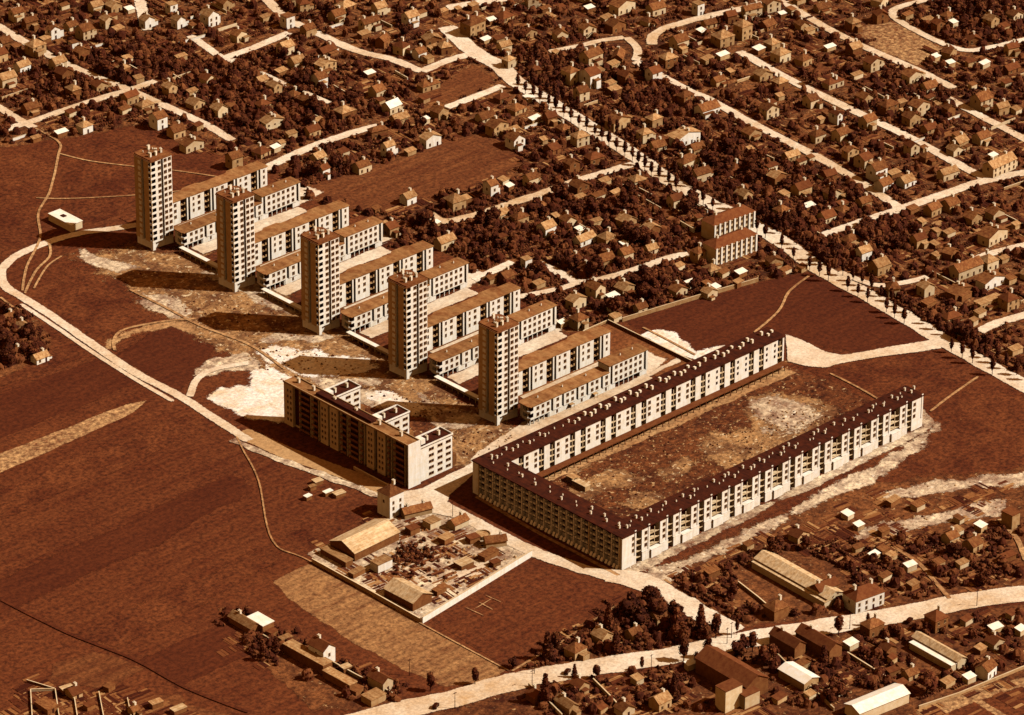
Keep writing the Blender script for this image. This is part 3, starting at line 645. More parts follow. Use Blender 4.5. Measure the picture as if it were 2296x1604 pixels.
# ------------------------------------------------------------------ houses
HOUSES=[]; HQ=[]
WN={'white':'white','white2':'cream','wallm':'tan','walld':'brown'}; RN={'roofp':'faded','roofm':'tiled','roofd':'dark','roofl':'pale','roofw':'white'}
def house(x,y,w=9,d=7,h=5,roof='gable',wall='white2',rm='roofm',rot=None,lab=None,nwin=True,name='house',cat='house',ph=None,chim=True,group='houses of the town',wx=0,ridge='x'):
    """x,y world centre; w along local x, d along local y"""
    if rot is None: rot=R.uniform(-.12,.06)
    if not lab: w*=.78; d*=.78; h*=.8
    T=link(name,None,None,(x,y,0),rot)
    HOUSES.append((x,y,max(w,d)/2))
    desc='%s %s %s with %s %s roof'%('large' if w*d>95 else ('tall' if h>5.6 else ('small' if w*d<45 else 'medium')),WN[wall],name.replace('_',' '),RN[rm],{'gable':'gabled','hip':'hipped','flat':'flat'}[roof])
    if lab: tag(T,lab,cat,group)
    else: later(T,desc,cat,group,(x,y,0))
    ph=ph or min(w,d)*.36; a,b=w/2,d/2
    wb=MB(); o=.4; rb=MB(); t=.18
    if roof=='flat':
        wb.box(-a,a,-b,b,0,h); rb.box(-a-.2,a+.2,-b-.2,b+.2,h+.003,h+.3)
    elif roof=='gable':
        if ridge=='x':
            wb.v=[(-a,-b,0),(a,-b,0),(a,b,0),(-a,b,0),(-a,-b,h),(a,-b,h),(a,b,h),(-a,b,h),(-a,0,h+ph),(a,0,h+ph)]
            wb.f=[(0,1,5,4),(2,3,7,6),(1,2,6,9,5),(3,0,4,8,7)]; wb.m=[0]*4
            s=ph/b; e=-o*s
            for sg in (-1,1):
                pts=[(-a-o,sg*(b+o),h+e),(a+o,sg*(b+o),h+e),(a+o,0,h+ph),(-a-o,0,h+ph)]
                if sg>0: pts=pts[::-1]
                lo=[(p[0],p[1],p[2]+.004) for p in pts]; up=[(p[0],p[1],p[2]+t) for p in pts]
                rb.face(up); rb.face(lo[::-1])
                for i in range(4): j=(i+1)%4; rb.face([lo[i],lo[j],up[j],up[i]])
        else:
            wb.v=[(-a,-b,0),(a,-b,0),(a,b,0),(-a,b,0),(-a,-b,h),(a,-b,h),(a,b,h),(-a,b,h),(0,-b,h+ph),(0,b,h+ph)]
            wb.f=[(0,1,5,8,4),(2,3,7,9,6),(1,2,6,5),(3,0,4,7)]; wb.m=[0]*4
            s=ph/a; e=-o*s
            for sg in (-1,1):
                pts=[(sg*(a+o),-b-o,h+e),(sg*(a+o),b+o,h+e),(0,b+o,h+ph),(0,-b-o,h+ph)]
                if sg<0: pts=pts[::-1]
                lo=[(p[0],p[1],p[2]+.004) for p in pts]; up=[(p[0],p[1],p[2]+t) for p in pts]
                rb.face(up); rb.face(lo[::-1])
                for i in range(4): j=(i+1)%4; rb.face([lo[i],lo[j],up[j],up[i]])
    else:
        wb.box(-a,a,-b,b,0,h); r=max(.2,a-b) if a>b else .2; q=.2 if a>b else b-a+.2
        c=[(-a-o,-b-o,h-.15),(a+o,-b-o,h-.15),(a+o,b+o,h-.15),(-a-o,b+o,h-.15)]
        rr=[(-r,0,h+ph),(r,0,h+ph)] if a>=b else [(0,-q,h+ph),(0,q,h+ph)]
        if a>=b: fs=[(c[0],c[1],rr[1],rr[0]),(c[1],c[2],rr[1]),(c[2],c[3],rr[0],rr[1]),(c[3],c[0],rr[0])]
        else: fs=[(c[0],c[1],rr[0]),(c[1],c[2],rr[1],rr[0]),(c[2],c[3],rr[1]),(c[3],c[0],rr[0],rr[1])]
        for f in fs: rb.face(f)
        rb.face(c[::-1])
    part('wall',wb,M[wall],T); rf=part('roof',rb,M[rm],T)
    if not lab and R.random()<.5:
        aw=R.uniform(.35,.6)*w; ah=h*R.uniform(.45,.7); ad=R.uniform(1.8,3); ax=R.uniform(-a,a-aw)
        an=MB()
        if R.random()<.5: an.box(ax,ax+aw,-b-ad,-b-.003,0,ah,0); an.prism([(ax-.2,-b-ad-.2),(ax+aw+.2,-b-ad-.2),(ax+aw+.2,-b-.01),(ax-.2,-b-.01)],ah+.003,ah+.2,1)
        else: an.box(a+.003,a+ad,-b*.6,b*.5,0,ah,0); an.prism([(a+.01,-b*.6-.2),(a+ad+.2,-b*.6-.2),(a+ad+.2,b*.5+.2),(a+.01,b*.5+.2)],ah+.003,ah+.2,1)
        part('annex',an,[M[wall],M[R.choice(['roofm','roofl','roofd'])]],T)
    if chim and roof!='flat':
        for k in range(1 if w<10 else 2):
            sx=(a*.55 if k==0 else -a*.6); link('chimney',CHM,rf,(sx if ridge=='x' else .6,(.5 if ridge=='x' else (b*.5 if k==0 else -b*.5)),h+ph*.95-.3))
    if nwin:
        rows=[1.6] if h<4.6 else ([1.6,4.2] if h<7 else [1.6,4.5,7.3])
        rows=[z for z in rows if z+.8<h]
        n=max(1,int(w/3.4))
        for z in rows:
            for k in range(n):
                xx=-a+w*(k+.5)/n
                if z<2 and k==n//2: continue
                win(T,xx,-b,z,(1.0,1.4))
        part('door',MB().box(-.5+w*0+(-a+w*(n//2+.5)/n),.5+(-a+w*(n//2+.5)/n),-b-.06,-b-.003,0,2.1),M['slot'],T)
        if h>4.5: win(T,-a,0,rows[-1],(.9,1.2),-math.pi/2)
    return T
def HD(px,py,*A,**K):
    g=G(px,py); return house(g.x,g.y,*A,**K)
for q in [(1000,1215,6,4,2.6,'pale shed beside the debris heap in the builders yard','roofl'),(1060,1215,5,4,2.6,'dark shed left of the round tank in the builders yard','roofd'),(1095,1250,9,4,2.4,'long low brown lean-to by the right wall of the builders yard','roofm'),(1040,1270,7,5,2.2,'low pale platform shed at the right corner of the builders yard','roofp'),(985,1330,6,3,2.3,'brown shed near the bottom wall of the builders yard','roofm'),(800,1290,7,3,2.3,'small tan shed by the left wall of the builders yard','roofl'),(925,1195,5,4,2.8,'dark shed between the barn and the junction house in the yard','roofd'),(150,1552,5,3,2.2,'pale-roofed lean-to above the square corner plot','roofp'),(245,1548,4,3,2.2,'brown shed at the top of the bottom left allotments','roofm'),(350,1585,5,3,2.4,'tan shed at the right end of the bottom left allotments','roofl'),(200,1590,4,3,2.2,'dark shed among the bottom left allotment fences','roofd'),(400,1598,6,3,2.2,'pale shed on the bottom edge right of the allotments','roofp'),(640,1440,5,3,2.4,'small tan shed between the white-roofed shed and the cottage','roofl'),(610,1425,4,3,2.2,'dark shed just below the white flat-roofed shed','roofd'),(800,1555,5,3,2.3,'brown shed below the long low sheds of the cottage row','roofm'),(775,1505,4,3,2.3,'pale shed right of the white cottage','roofp'),(660,1462,4,3,2.2,'brown shed touching the upper end of the long shed','roofm'),(1110,1268,4,3,2,'dark shed by the bright white yard wall','roofd'),(690,1120,3,2,1.8,'tiny pale hut alone in the field beside the slab road','roofw'),(735,1110,4,2,1.8,'tiny white hut with long roof in the field beside the slab road','roofw'),(700,1098,3,2,1.8,'tiny tan hut in the field beside the slab road','roofl'),(712,1085,4,3,1.8,'tiny pale-roofed hut nearest the slab road in the field','roofp'),(760,1112,5,3,1.6,'tiny broken hut with pale roof at the right of the field huts','roofp')]:
    HD(q[0],q[1],q[2],q[3],q[4],'flat','walld',q[6],R.uniform(-.3,.3),q[5],False,'shed','shed') if 0 else HQ.append(q)
# landmark houses, read one by one from the photo (ground point of the plan centre)
HD(876,1150,8,8,11,'hip','white','roofm',0,'tall narrow white house with brown hipped roof beside the road junction','' and 0 or True,ph=3)
HD(933,1153,13,5,2.8,'gable','wallm','roofm',-.3,'long low tiled outbuilding beside the tall white junction house',False,'outbuilding','shed')
HD(818,1222,26,15,4.2,'gable','walld','roofp',.03,'large pale-roofed barn at the top left of the builders yard',False,'barn','barn',3,False)
HD(915,1345,11,17,4.2,'gable','walld','roofp',.03,'square pale-roofed barn near the white wall corner of the builders yard',False,'barn','barn',2.6,False,ridge='y')
HD(1027,1180,8,5,3,'gable','white2','roofm',0,'small cream shed beside the road at the top of the builders yard',False,'shed','shed')
HD(1110,1222,9,5,3,'gable','wallm','roofm',-.5,'small tiled shed beside the road at the right of the builders yard',False,'shed','shed')
HD(968,1180,6,5,3,'flat','white2','roofl',0,'flat pale-roofed shed in the middle of the builders yard',False,'shed','shed')
HD(855,1275,8,5,4,'flat','white','roofl',0,'tall cream lean-to against the barn in the builders yard',False,'shed','shed')
HD(755,1255,4,16,2.6,'flat','walld','roofl',.0,'long thin pale roof along the left wall of the builders yard',False,'shed','shed')
HD(722,1480,6.5,9,7.2,'gable','white','roofd',0.02,'white two-storey cottage with dark roof in the lower left row',True,ridge='y')
HD(690,1484,5,24,4.2,'flat','walld','roofl',.02,'long low brown shed with pale top behind the white cottage',False,'shed','shed')
HD(762,1532,4,16,3.2,'flat','walld','roofl',.02,'long low brown shed below the white cottage',False,'shed','shed')
HD(853,1540,5.5,9,4.5,'gable','white2','roofd',.02,'small cream cottage at the lower end of the row',True,ridge='y')
HD(584,1405,6,10,3.4,'flat','walld','roofw',.0,'white flat-roofed shed at the top of the lower left row',False,'shed','shed')
HD(548,1405,5,14,3,'gable','walld','roofl',.0,'pale long shed at the upper end of the lower left row',False,'shed','shed',ridge='y')
HD(838,1572,8,6,3,'flat','wallm','roofl',.0,'pale flat shed beside the main road at lower left',False,'shed','shed')
HT=HD(147,503,7,17,3.6,'flat','white2','roofw',0,'flat white-roofed hut with a square roof hatch on the meadow left of the towers',False,'hut','hut')
part('roof_hatch',MB().box(-1,1,0,2.6,3.91,4.25),M['slot'],HT)
HD(1303,1094,3,8,2.4,'flat','wallm','roofp',0,'small white-roofed hut standing in the long courtyard',False,'hut','hut')
HD(1285,1080,3.5,5,2.4,'flat','wallm','roofl',0,'tiny pale hut beside the white one in the courtyard',False,'hut','hut')
HD(1790,1308,9,44,4,'gable','white2','roofp',-.05,'long pale ridged workshop on scrub above the main road',False,'workshop','workshop',2,False,ridge='y')
HD(1775,1316,4.5,44,3,'flat','white2','roofp',-.05,'long low pale aisle along the left side of the ridged workshop',False,'workshop_aisle','workshop')
HD(1848,1335,11,6,5,'gable','walld','roofd',-.05,'dark brown house closing the road end of the ridged workshop',False)
HD(1935,1357,15,9,6.5,'hip','white','roofd',-.15,'white house with dark hipped roof beside the upper edge of the main road')
HD(1740,1380,8,7,5,'hip','walld','roofm',-.1,'brown hipped house among trees above the main road',False)
HD(1966,1588,26,9,4.5,'gable','white2','roofw',-.12,'long brilliant white-roofed shed at the bottom of the photo',False,'shed','shed',1.6,False)
HD(1790,1528,8,15,4,'gable','wallm','roofw',-.05,'short white-roofed shed above the bottom right gardens',False,'shed','shed',1.4,False,ridge='y')
HD(2105,1470,5,26,4,'gable','white2','roofp',-.05,'long pale double shed near the right edge below the main road',False,'shed','shed',1.4,False,ridge='y')
HD(2093,1478,4,24,3,'flat','white2','roofw',-.05,'long white flat shed beside the pale double shed at right',False,'shed','shed')
HD(2098,1408,7,7,6,'hip','walld','roofd',-.1,'tall brown house standing at the lower edge of the main road')
HD(1955,1420,8,6,5,'hip','walld','roofm',-.1,'brown house with tan roof touching the lower edge of the main road')
HD(1835,1455,7,20,5,'gable','walld','roofd',-.05,'long dark gabled workshop just below the main road',False,'workshop','workshop',ridge='y')
HD(1765,1455,6,15,5,'gable','walld','roofd',-.05,'short dark gabled workshop beside the longer dark one below the main road',False,'workshop','workshop',ridge='y')
HD(1640,1530,12,30,7,'gable','walld','roofd',-.05,'big dark-roofed hall behind the stepped pale gable wall at the bottom',False,'hall','hall',3.4,False,ridge='y')
HD(1633,1585,9,6,10,'flat','white2','roofd',-.05,'tall half of the stepped pale gable building at the bottom',False)
HD(1675,1578,8,6,6,'flat','white2','roofd',-.05,'low half of the stepped pale gable building at the bottom',False)
HD(2210,1515,7,6,4.5,'gable','white','roofm',.2,'small white house at the right edge below the main road')
HD(1480,1585,7,6,4,'gable','wallm','roofl',0,'small tan house at the bottom middle')
HD(2265,1180,5,6,7,'flat','wallm','roofd',0,'narrow tan tower house at the right edge above the scrub',False)
for q in HQ: HD(q[0],q[1],q[2],q[3],q[4],'flat','walld',q[6],R.uniform(-.2,.2),q[5],False,'shed','shed')
# terrace by the avenue
def terrace(px,py,lab,n):
    g=G(px,py); T=house(g.x,g.y,26,9,9,'hip','white2','roofd',-.08,lab,False,'terrace_block','apartment block',2.4)
    pm=MB().box(-.5,.5,-.5,-.003,0,8.9).mesh('pier',[M['white']])
    for k in range(9): link('pier',pm,T,(-12.4+3.1*k,-4.5,0))
    for k in range(8):
        for z in (1.8,4.6,7.3): win(T,-10.9+3.1*k,-4.5,z,(1.0,1.4))
terrace(1632,520,'upper of two terraced blocks with white piers beside the avenue',0)
terrace(1636,572,'lower of two terraced blocks with white piers beside the avenue',1)
for q in [ # px,py,w,d,h,roof,wall,rm
(1322,190,9,11,9,'gable','white','roofd'),(1278,185,8,9,9,'hip','white2','roofm'),(1325,145,13,9,8,'gable','white2','roofm'),(1535,320,20,8,6,'gable','white','roofl'),(1560,345,9,7,5,'gable','wallm','roofm'),
(1965,400,10,9,8,'gable','white','roofm'),(1935,375,8,9,7,'gable','white2','roofd'),(1980,425,9,8,5,'gable','white','roofm'),(1885,315,9,8,6,'gable','white2','roofm'),(1832,315,9,7,5,'hip','white2','roofm'),(1872,275,4,8,7,'gable','white','roofd'),
(1750,135,10,9,6,'hip','white2','roofl'),(1800,145,9,8,5,'hip','wallm','roofm'),(1945,285,9,8,6,'gable','white2','roofm'),(2060,255,12,8,7,'gable','white2','roofm'),(2200,240,11,10,7,'gable','white2','roofm'),(2240,385,22,9,7,'gable','white2','roofl'),
(2150,330,9,8,5,'gable','wallm','roofl'),(2140,345,8,7,4,'gable','white2','roofl'),(2200,320,9,8,5,'gable','white2','roofm'),(2030,415,9,8,4,'gable','white','roofl'),(1665,85,9,9,10,'hip','wallm','roofl'),(1620,100,12,10,7,'hip','wallm','roofl'),
(1565,32,6,6,8,'flat','white','roofl'),(1465,180,8,8,7,'gable','white','roofd'),(1585,255,14,9,5,'gable','white','roofm'),(1610,190,8,6,4,'gable','wallm','roofm'),(1395,25,16,9,6,'gable','white2','roofm'),(1470,30,11,8,5,'gable','white2','roofm'),(1140,150,7,6,6,'hip','white2','roofl'),
(878,250,10,8,5,'gable','white2','roofw'),(965,325,12,7,6,'gable','white','roofl'),(895,275,11,7,4,'gable','wallm','roofl'),(870,350,7,6,8,'gable','white','roofl'),(845,215,8,8,5,'gable','white2','roofm'),(716,190,8,8,6,'gable','white','roofm'),(985,262,9,8,5,'gable','wallm','roofm'),
(1155,330,9,9,7,'gable','white','roofm'),(1100,440,6,8,9,'gable','white','roofm'),(1020,465,10,10,6,'hip','wallm','roofl'),(915,455,8,7,5,'gable','white','roofl'),(725,395,6,6,6,'gable','white','roofd'),(810,385,9,7,5,'gable','white2','roofm'),(665,150,9,8,5,'gable','white2','roofl'),
(920,55,9,8,7,'gable','white','roofl'),(1060,75,14,10,9,'hip','wallm','roofm'),(940,130,7,7,5,'gable','white','roofm'),(640,120,9,8,6,'gable','white2','roofl'),(645,60,7,7,8,'flat','white','roofm'),(755,45,9,8,5,'gable','white2','roofm'),(690,80,8,7,6,'gable','wallm','roofm'),
(355,285,8,9,8,'gable','white','roofm'),(325,245,10,7,4,'hip','wallm','roofl'),(525,375,8,8,8,'gable','wallm','roofm'),(395,305,9,8,5,'gable','wallm','roofm'),(430,335,14,7,5,'gable','white2','roofm'),(190,295,8,7,5,'hip','white','roofl'),(80,120,11,9,7,'hip','wallm','roofl'),
(120,85,7,6,7,'gable','white','roofm'),(190,85,9,9,7,'gable','white2','roofm'),(240,60,7,7,6,'gable','white2','roofl'),(130,155,9,8,6,'gable','white2','roofl'),(50,160,9,7,5,'gable','white','roofl'),(15,190,11,8,6,'gable','white2','roofl'),(165,110,5,5,5,'flat','white','roofm'),
(400,60,7,7,6,'gable','white','roofl'),(470,55,9,9,8,'gable','white','roofl'),(535,90,9,7,5,'gable','white2','roofm'),(385,30,6,6,7,'flat','white','roofl'),(215,25,8,7,5,'gable','white2','roofl'),(330,60,8,7,6,'gable','white','roofl'),(255,25,9,7,5,'gable','wallm','roofl'),
(1165,500,9,7,5,'hip','wallm','roofm'),(1225,525,9,8,6,'gable','white','roofl'),(1310,545,13,7,4,'gable','white','roofl'),(1360,545,9,8,5,'hip','wallm','roofl'),(1180,600,5,5,6,'flat','white','roofl'),(1335,665,8,9,7,'gable','white2','roofm'),(1120,490,10,7,4,'gable','white2','roofl'),
(1435,700,7,6,4,'gable','white2','roofm'),(1400,655,10,7,4,'gable','wallm','roofl'),(1520,660,9,7,4,'gable','white2','roofm'),(1590,665,8,6,4,'gable','white2','roofl'),(1565,585,7,7,7,'hip','wallm','roofm'),(1595,610,8,8,3,'hip','wallm','roofl'),
(1970,610,10,9,6,'gable','wallm','roofl'),(1935,580,8,7,6,'gable','white','roofl'),(2165,615,20,9,6,'gable','white2','roofm'),(2215,600,9,9,6,'hip','white2','roofl'),(2220,640,17,8,5,'gable','white','roofm'),(2150,665,16,7,5,'gable','walld','roofm'),(2215,685,18,6,4,'flat','wallm','roofl'),
(2225,540,18,9,6,'gable','white2','roofm'),(2180,500,9,8,5,'gable','wallm','roofm'),(2230,490,9,8,5,'gable','white2','roofm'),(2130,470,9,8,5,'gable','wallm','roofm'),(2260,690,9,9,7,'hip','wallm','roofd'),(2090,480,9,7,5,'gable','wallm','roofm'),(2075,660,8,7,6,'gable','white2','roofl'),
(1790,1210,9,7,4,'gable','wallm','roofd'),(2180,1230,8,8,4,'gable','wallm','roofm'),(2130,1215,7,7,4,'gable','white2','roofm'),(1290,1470,9,8,5,'hip','wallm','roofm'),(1350,1440,8,8,5,'gable','wallm','roofl'),(1475,1395,8,8,5,'gable','wallm','roofm'),(1420,1430,7,6,4,'gable','wallm','roofm'),
(90,810,9,6,3.5,'gable','white','roofl'),(35,800,8,6,3.5,'gable','wallm','roofm'),(50,740,7,6,3.5,'gable','wallm','roofl'),(20,720,7,5,3.5,'gable','white2','roofm'),(105,1590,7,11,3,'flat','walld','roofm'),(300,1600,4,5,3,'gable','wallm','roofm'),(165,1560,6,8,3,'gable','wallm','roofd'),
(1200,1570,7,7,4,'gable','walld','roofd'),(1270,1590,6,12,4,'gable','wallm','roofl'),(1400,1600,8,7,4,'gable','white2','roofm'),(1300,1545,7,7,3.5,'gable','wallm','roofd'),(1990,1465,7,6,4,'gable','walld','roofd'),(2230,1450,8,7,4,'gable','white2','roofd'),(2040,1520,7,6,3.5,'gable','wallm','roofm')]:
    g=G(q[0],q[1]); house(g.x,g.y,*q[2:8],ridge=R.choice('xxy'))
# houses lining the streets
def free(x,y,r):
    for a,b,c in HOUSES:
        if (a-x)**2+(b-y)**2<(c+r)**2: return False
    return True
NOB=[[(1010,175),(1060,145),(1110,175),(1075,200),(1000,235),(940,215)],[(690,418),(880,362),(1060,300),(1200,330),(1130,400),(1000,440),(880,480),(790,468),(700,448)],[(1920,60),(2010,50),(2110,110),(2060,150),(1960,110)]]
def insub(x,y):
    p=PJ((x,y,0))
    return -30<p[0]<2330 and -45<p[1]<1640 and inpoly(p[0],p[1],SUB) and not any(inpoly(p[0],p[1],n) for n in NOB)
def rndstyle():
    big=R.random(); w=R.uniform(7,11) if big<.8 else R.uniform(11,15); d=R.uniform(6.5,9)
    return dict(w=w,d=d,h=R.choice([3.4,4.2,5.2,5.8,6.4]),roof=R.choice(['gable','gable','gable','hip']),wall=R.choice(['white2','white2','wallm','wallm','walld','walld']),rm=R.choice(['roofm','roofm','roofl','roofd']),ridge=R.choice('xy'))
auto=[]
for s,w in STR+[(AV,13)]:
    P=smooth([Vector(G(*p)[:2]) for p in s],6); acc=0; side=1
    for a,b in zip(P,P[1:]):
        L=(b-a).length; t=(b-a)/max(L,.01); n=Vector((-t.y,t.x)); u=0
        while u<L:
            u+=1; acc+=1
            if acc>R.uniform(11,24):
                acc=0; side=R.choice((-1,1)); p=a+t*u+n*side*(w/2+R.uniform(6.5,10)); auto.append((p.x,p.y,math.atan2(t.y,t.x)))
R.shuffle(auto); na=0
for x,y,ang in auto:
    if na>=105: break
    if insub(x,y) and free(x,y,7) and not nearroad(x,y,5.2):
        st=rndstyle(); an=ang%(math.pi/2); an=an if an<math.pi/4 else an-math.pi/2
        st['w']*=.92; st['d']*=.92; house(x,y,rot=an,**st); na+=1
k=0
for _ in range(4000):
    if k>=52: break
    p=(R.uniform(-20,2310),R.uniform(-20,860)**1.0); g=G(*p)
    if insub(g.x,g.y) and free(g.x,g.y,10) and not nearroad(g.x,g.y,6): house(g.x,g.y,**rndstyle()); k+=1
# sheds: little outbuildings in the gardens
k=0
for _ in range(9000):
    if k>=190: break
    p=(R.uniform(-20,2310),R.uniform(-20,860)); g=G(*p)
    ok=insub(g.x,g.y)
    if k%5==0:
        p=(R.uniform(1150,2290),R.uniform(1130,1600)); g=G(*p); ok=any(inpoly(p[0],p[1],z) for z in ([(1500,1300),(1900,1130),(2290,1090),(2290,1310),(1640,1400)],[(1160,1560),(1640,1470),(2290,1370),(2290,1560),(2050,1600),(1200,1604)]))
    if ok and free(g.x,g.y,3.2) and not nearroad(g.x,g.y,2.5):
        w,d,h=R.uniform(3,6.5),R.uniform(2.4,4),R.uniform(2.1,2.9); rt=R.uniform(-.15,.1)
        ro=R.choice(['pale','pale','white','tan','dark']); T=link('garden_shed',None,None,(g.x,g.y,0),rt)
        wa=R.choice(['white2','wallm','walld']); part('wall',MB().prism([(-w/2,-d/2),(w/2,-d/2),(w/2,d/2),(-w/2,d/2)],0,h),M[wa],T)
        rb=MB(); q=.25; rb.v=[(-w/2-q,-d/2-q,h-.1),(w/2+q,-d/2-q,h-.1),(w/2+q,d/2+q,h+.5),(-w/2-q,d/2+q,h+.5),(-w/2-q,-d/2-q,h+.05),(w/2+q,-d/2-q,h+.05),(w/2+q,d/2+q,h+.65),(-w/2-q,d/2+q,h+.65)]
        rb.f=[(3,2,1,0),(4,5,6,7),(0,1,5,4),(1,2,6,5),(2,3,7,6),(3,0,4,7)]; rb.m=[0]*6
        part('roof',rb,M[{'pale':'roofl','white':'roofw','tan':'roofm','dark':'roofd'}[ro]],T)
        HOUSES.append((g.x,g.y,max(w,d)/2)); later(T,'small %s garden shed with %s roof'%(WN[wa],ro),'shed','garden sheds',(g.x,g.y,0)); k+=1
# ------------------------------------------------------------------ walls and fences
def wall(D,h,lab,mat='white',name='boundary_wall',t=.35,world=False,cat='wall'):
    P=[Vector((p[0],p[1])) for p in D] if world else [Vector(G(*p)[:2]) for p in D]
    o=P[0].copy(); T=thing(name,(o.x,o.y,0),lab,cat)
    mb=MB(); cp=MB()
    for a,b in zip(P,P[1:]):
        a=a-o; b=b-o; d=(b-a).normalized(); n=Vector((-d.y,d.x))*t/2; n2=n*1.5
        mb.prism([tuple(a+n),tuple(a-n),tuple(b-n),tuple(b+n)],0,h); cp.prism([tuple(a+n2),tuple(a-n2),tuple(b-n2),tuple(b+n2)],h+.003,h+.12)
    part('wall',mb,M[mat],T); part('coping',cp,M['white2'],T)
wall([(947,1398),(1075,1320),(1192,1248)],3,'long bright white wall along the lower right side of the builders yard',t=.5)
wall([(945,1398),(820,1328),(700,1262)],2,'low wall with pale coping along the left side of the builders yard','wallm')
wall([(154.8,166),(154,95)],1.6,'low brown wall closing the plaza at the end of the comb bars','walld',world=True)
wall([(118,158),(140,166.4),(154.4,166.4)],1.2,'pale kerb wall bending round the back of the plaza','wallm',world=True)
wall([(1395,722),(1560,672),(1700,632)],2,'long pale wall between the wooded gardens and the dark meadow','wallm')
wall([(1520,502),(1555,522),(1600,505)],2.2,'bright angled wall at the left end of the upper terrace','white')
wall([(1240,118),(1255,260)] if 0 else [(1185,1540),(1230,1580),(1260,1610)],1.8,'pale garden wall running down from the main road at the bottom middle','white2')
wall([(1330,1530),(1370,1570),(1400,1604)],1.8,'second pale garden wall running down from the main road','white2')
wall([(1740,1470),(1800,1530),(1870,1595)],1.6,'thin brown wall between gardens below the main road','wallm')
wall([(1900,1470),(1980,1520),(2040,1560)],1.6,'brown wall slanting across the gardens at lower right','wallm')
wall([(2060,1590),(2150,1560),(2296,1500)],1.4,'pale wall above the bottom right allotments','wallm')
wall([(590,1430),(700,1495)],1.5,'pale yard wall left of the white cottage','white2'); wall([(745,1490),(800,1520),(880,1560)],1.5,'pale yard wall right of the white cottage','white2')
wall([(74,1640),(69,1552),(124,1550),(137,1640)],1.3,'thin pale fence round the square plot in the bottom left corner','white2','plot_fence',.25,cat='fence')
wall([(178,1640),(166,1562)],1.2,'short pale fence right of the square corner plot','wallm','plot_fence',.25,cat='fence')
wall([(238,1640),(222,1556)],1.2,'pale fence in the middle of the bottom left allotments','wallm','plot_fence',.25,cat='fence')
wall([(300,1640),(286,1570)],1.2,'pale fence at the right side of the bottom left allotments','wallm','plot_fence',.25,cat='fence')
wall([(122,1549),(60,1530)],1.2,'dark fence climbing from the square corner plot','walld','plot_fence',.25,cat='fence')
wall([(1655,1310),(1700,1345),(1735,1375)],1.4,'low wall left of the ridged workshop','wallm')
# garden walls, one per plot boundary
k=0
for _ in range(3000):
    if k>=70: break
    p=(R.uniform(0,2296),R.uniform(0,800)); g=G(*p)
    if insub(g.x,g.y) and not nearroad(g.x,g.y,3) and free(g.x,g.y,2):
        L=R.uniform(9,20); ang=R.choice((0,math.pi/2))-.08+R.uniform(-.05,.05); e=(g.x+L*math.cos(ang),g.y+L*math.sin(ang))
        if nearroad(e[0],e[1],1) or not free(e[0],e[1],1): continue
        T=link('garden_wall',None,None,(g.x,g.y,0),ang); wa=R.choice(['white2','wallm','white'])
        part('wall',MB().box(0,L,-.15,.15,0,1.5),M[wa],T); part('coping',MB().box(-.05,L+.05,-.22,.22,1.503,1.6),M['white2'],T)
        later(T,'%s garden wall %s'%(WN[wa],'running away from the camera' if abs(ang)>.8 else 'running up to the right'),'wall','garden walls',(g.x,g.y,0)); k+=1
# ------------------------------------------------------------------ trees
def blob(mb,r,x,y,z,rx,rz,seg=8,rings=4,mi=0,dome=False):
    b=len(mb.v); t0=0 if dome else -1.2
    for i in range(rings):
        th=t0+(1.45-t0)*i/rings
        for k in range(seg):
            a=6.2832*(k+.5*(i%2))/seg; j=r.uniform(.82,1.15); mb.v.append((x+rx*j*math.cos(th)*math.cos(a),y+rx*j*math.cos(th)*math.sin(a),z+rz*j*math.sin(th)))
    mb.v.append((x,y,z+rz))
    for i in range(rings-1):
        for k in range(seg):
            k2=(k+1)%seg; mb.f.append((b+i*seg+k,b+i*seg+k2,b+(i+1)*seg+k2,b+(i+1)*seg+k)); mb.m.append(mi)
    for k in range(seg): mb.f.append((b+(rings-1)*seg+k,b+(rings-1)*seg+(k+1)%seg,b+rings*seg)); mb.m.append(mi)
def crown_mesh(seed,rw,h0,h1,shape='round',n=420,ls=.55):
    r=random.Random(seed); mb=MB(); lobes=[]
    H=h1-h0
    for k in range(9 if shape=='round' else 7):
        if shape=='round':
            a=r.uniform(0,6.28); q=r.uniform(.15,.62)*rw; z=h0+H*r.uniform(.25,.8); lobes.append((q*math.cos(a),q*math.sin(a),z,rw*r.uniform(.36,.58)))
        elif shape=='column':
            z=h0+H*(k+.5)/7; lobes.append((r.uniform(-.15,.15)*rw,r.uniform(-.15,.15)*rw,z,rw*r.uniform(.6,.95)*(1-.35*abs(k-3)/3)))
        else:
            z=h0+H*(k+.4)/7; lobes.append((0,0,z,rw*(1-.82*k/6.5)*r.uniform(.8,1.05)))
    for lx,ly,lz,lr in lobes: blob(mb,r,lx,ly,lz,lr*.85,lr*.85,8,5,r.choice((0,1)))
    for i in range(n):
        lx,ly,lz,lr=r.choice(lobes)
        v=Vector((r.gauss(0,1),r.gauss(0,1),r.gauss(0,1))).normalized()*lr*(r.uniform(.55,1.12))
        c=Vector((lx,ly,lz))+v; 
        if c.z<h0-.3: c.z=h0+r.random()
        nr=(v.normalized()+Vector((r.uniform(-.7,.7),r.uniform(-.7,.7),r.uniform(-.3,.8)))).normalized()
        t=nr.orthogonal().normalized(); b=nr.cross(t); s=ls*r.uniform(.6,1.5); ang=r.uniform(0,6.28)
        t,b=t*math.cos(ang)+b*math.sin(ang),b*math.cos(ang)-t*math.sin(ang)
        mb.face([c+t*s,c+b*s*.8,c-t*s*.9,c-b*s*.7],r.choice((0,0,1)))
    return mb.mesh('crown',[M['leafd'],M['leafm']])
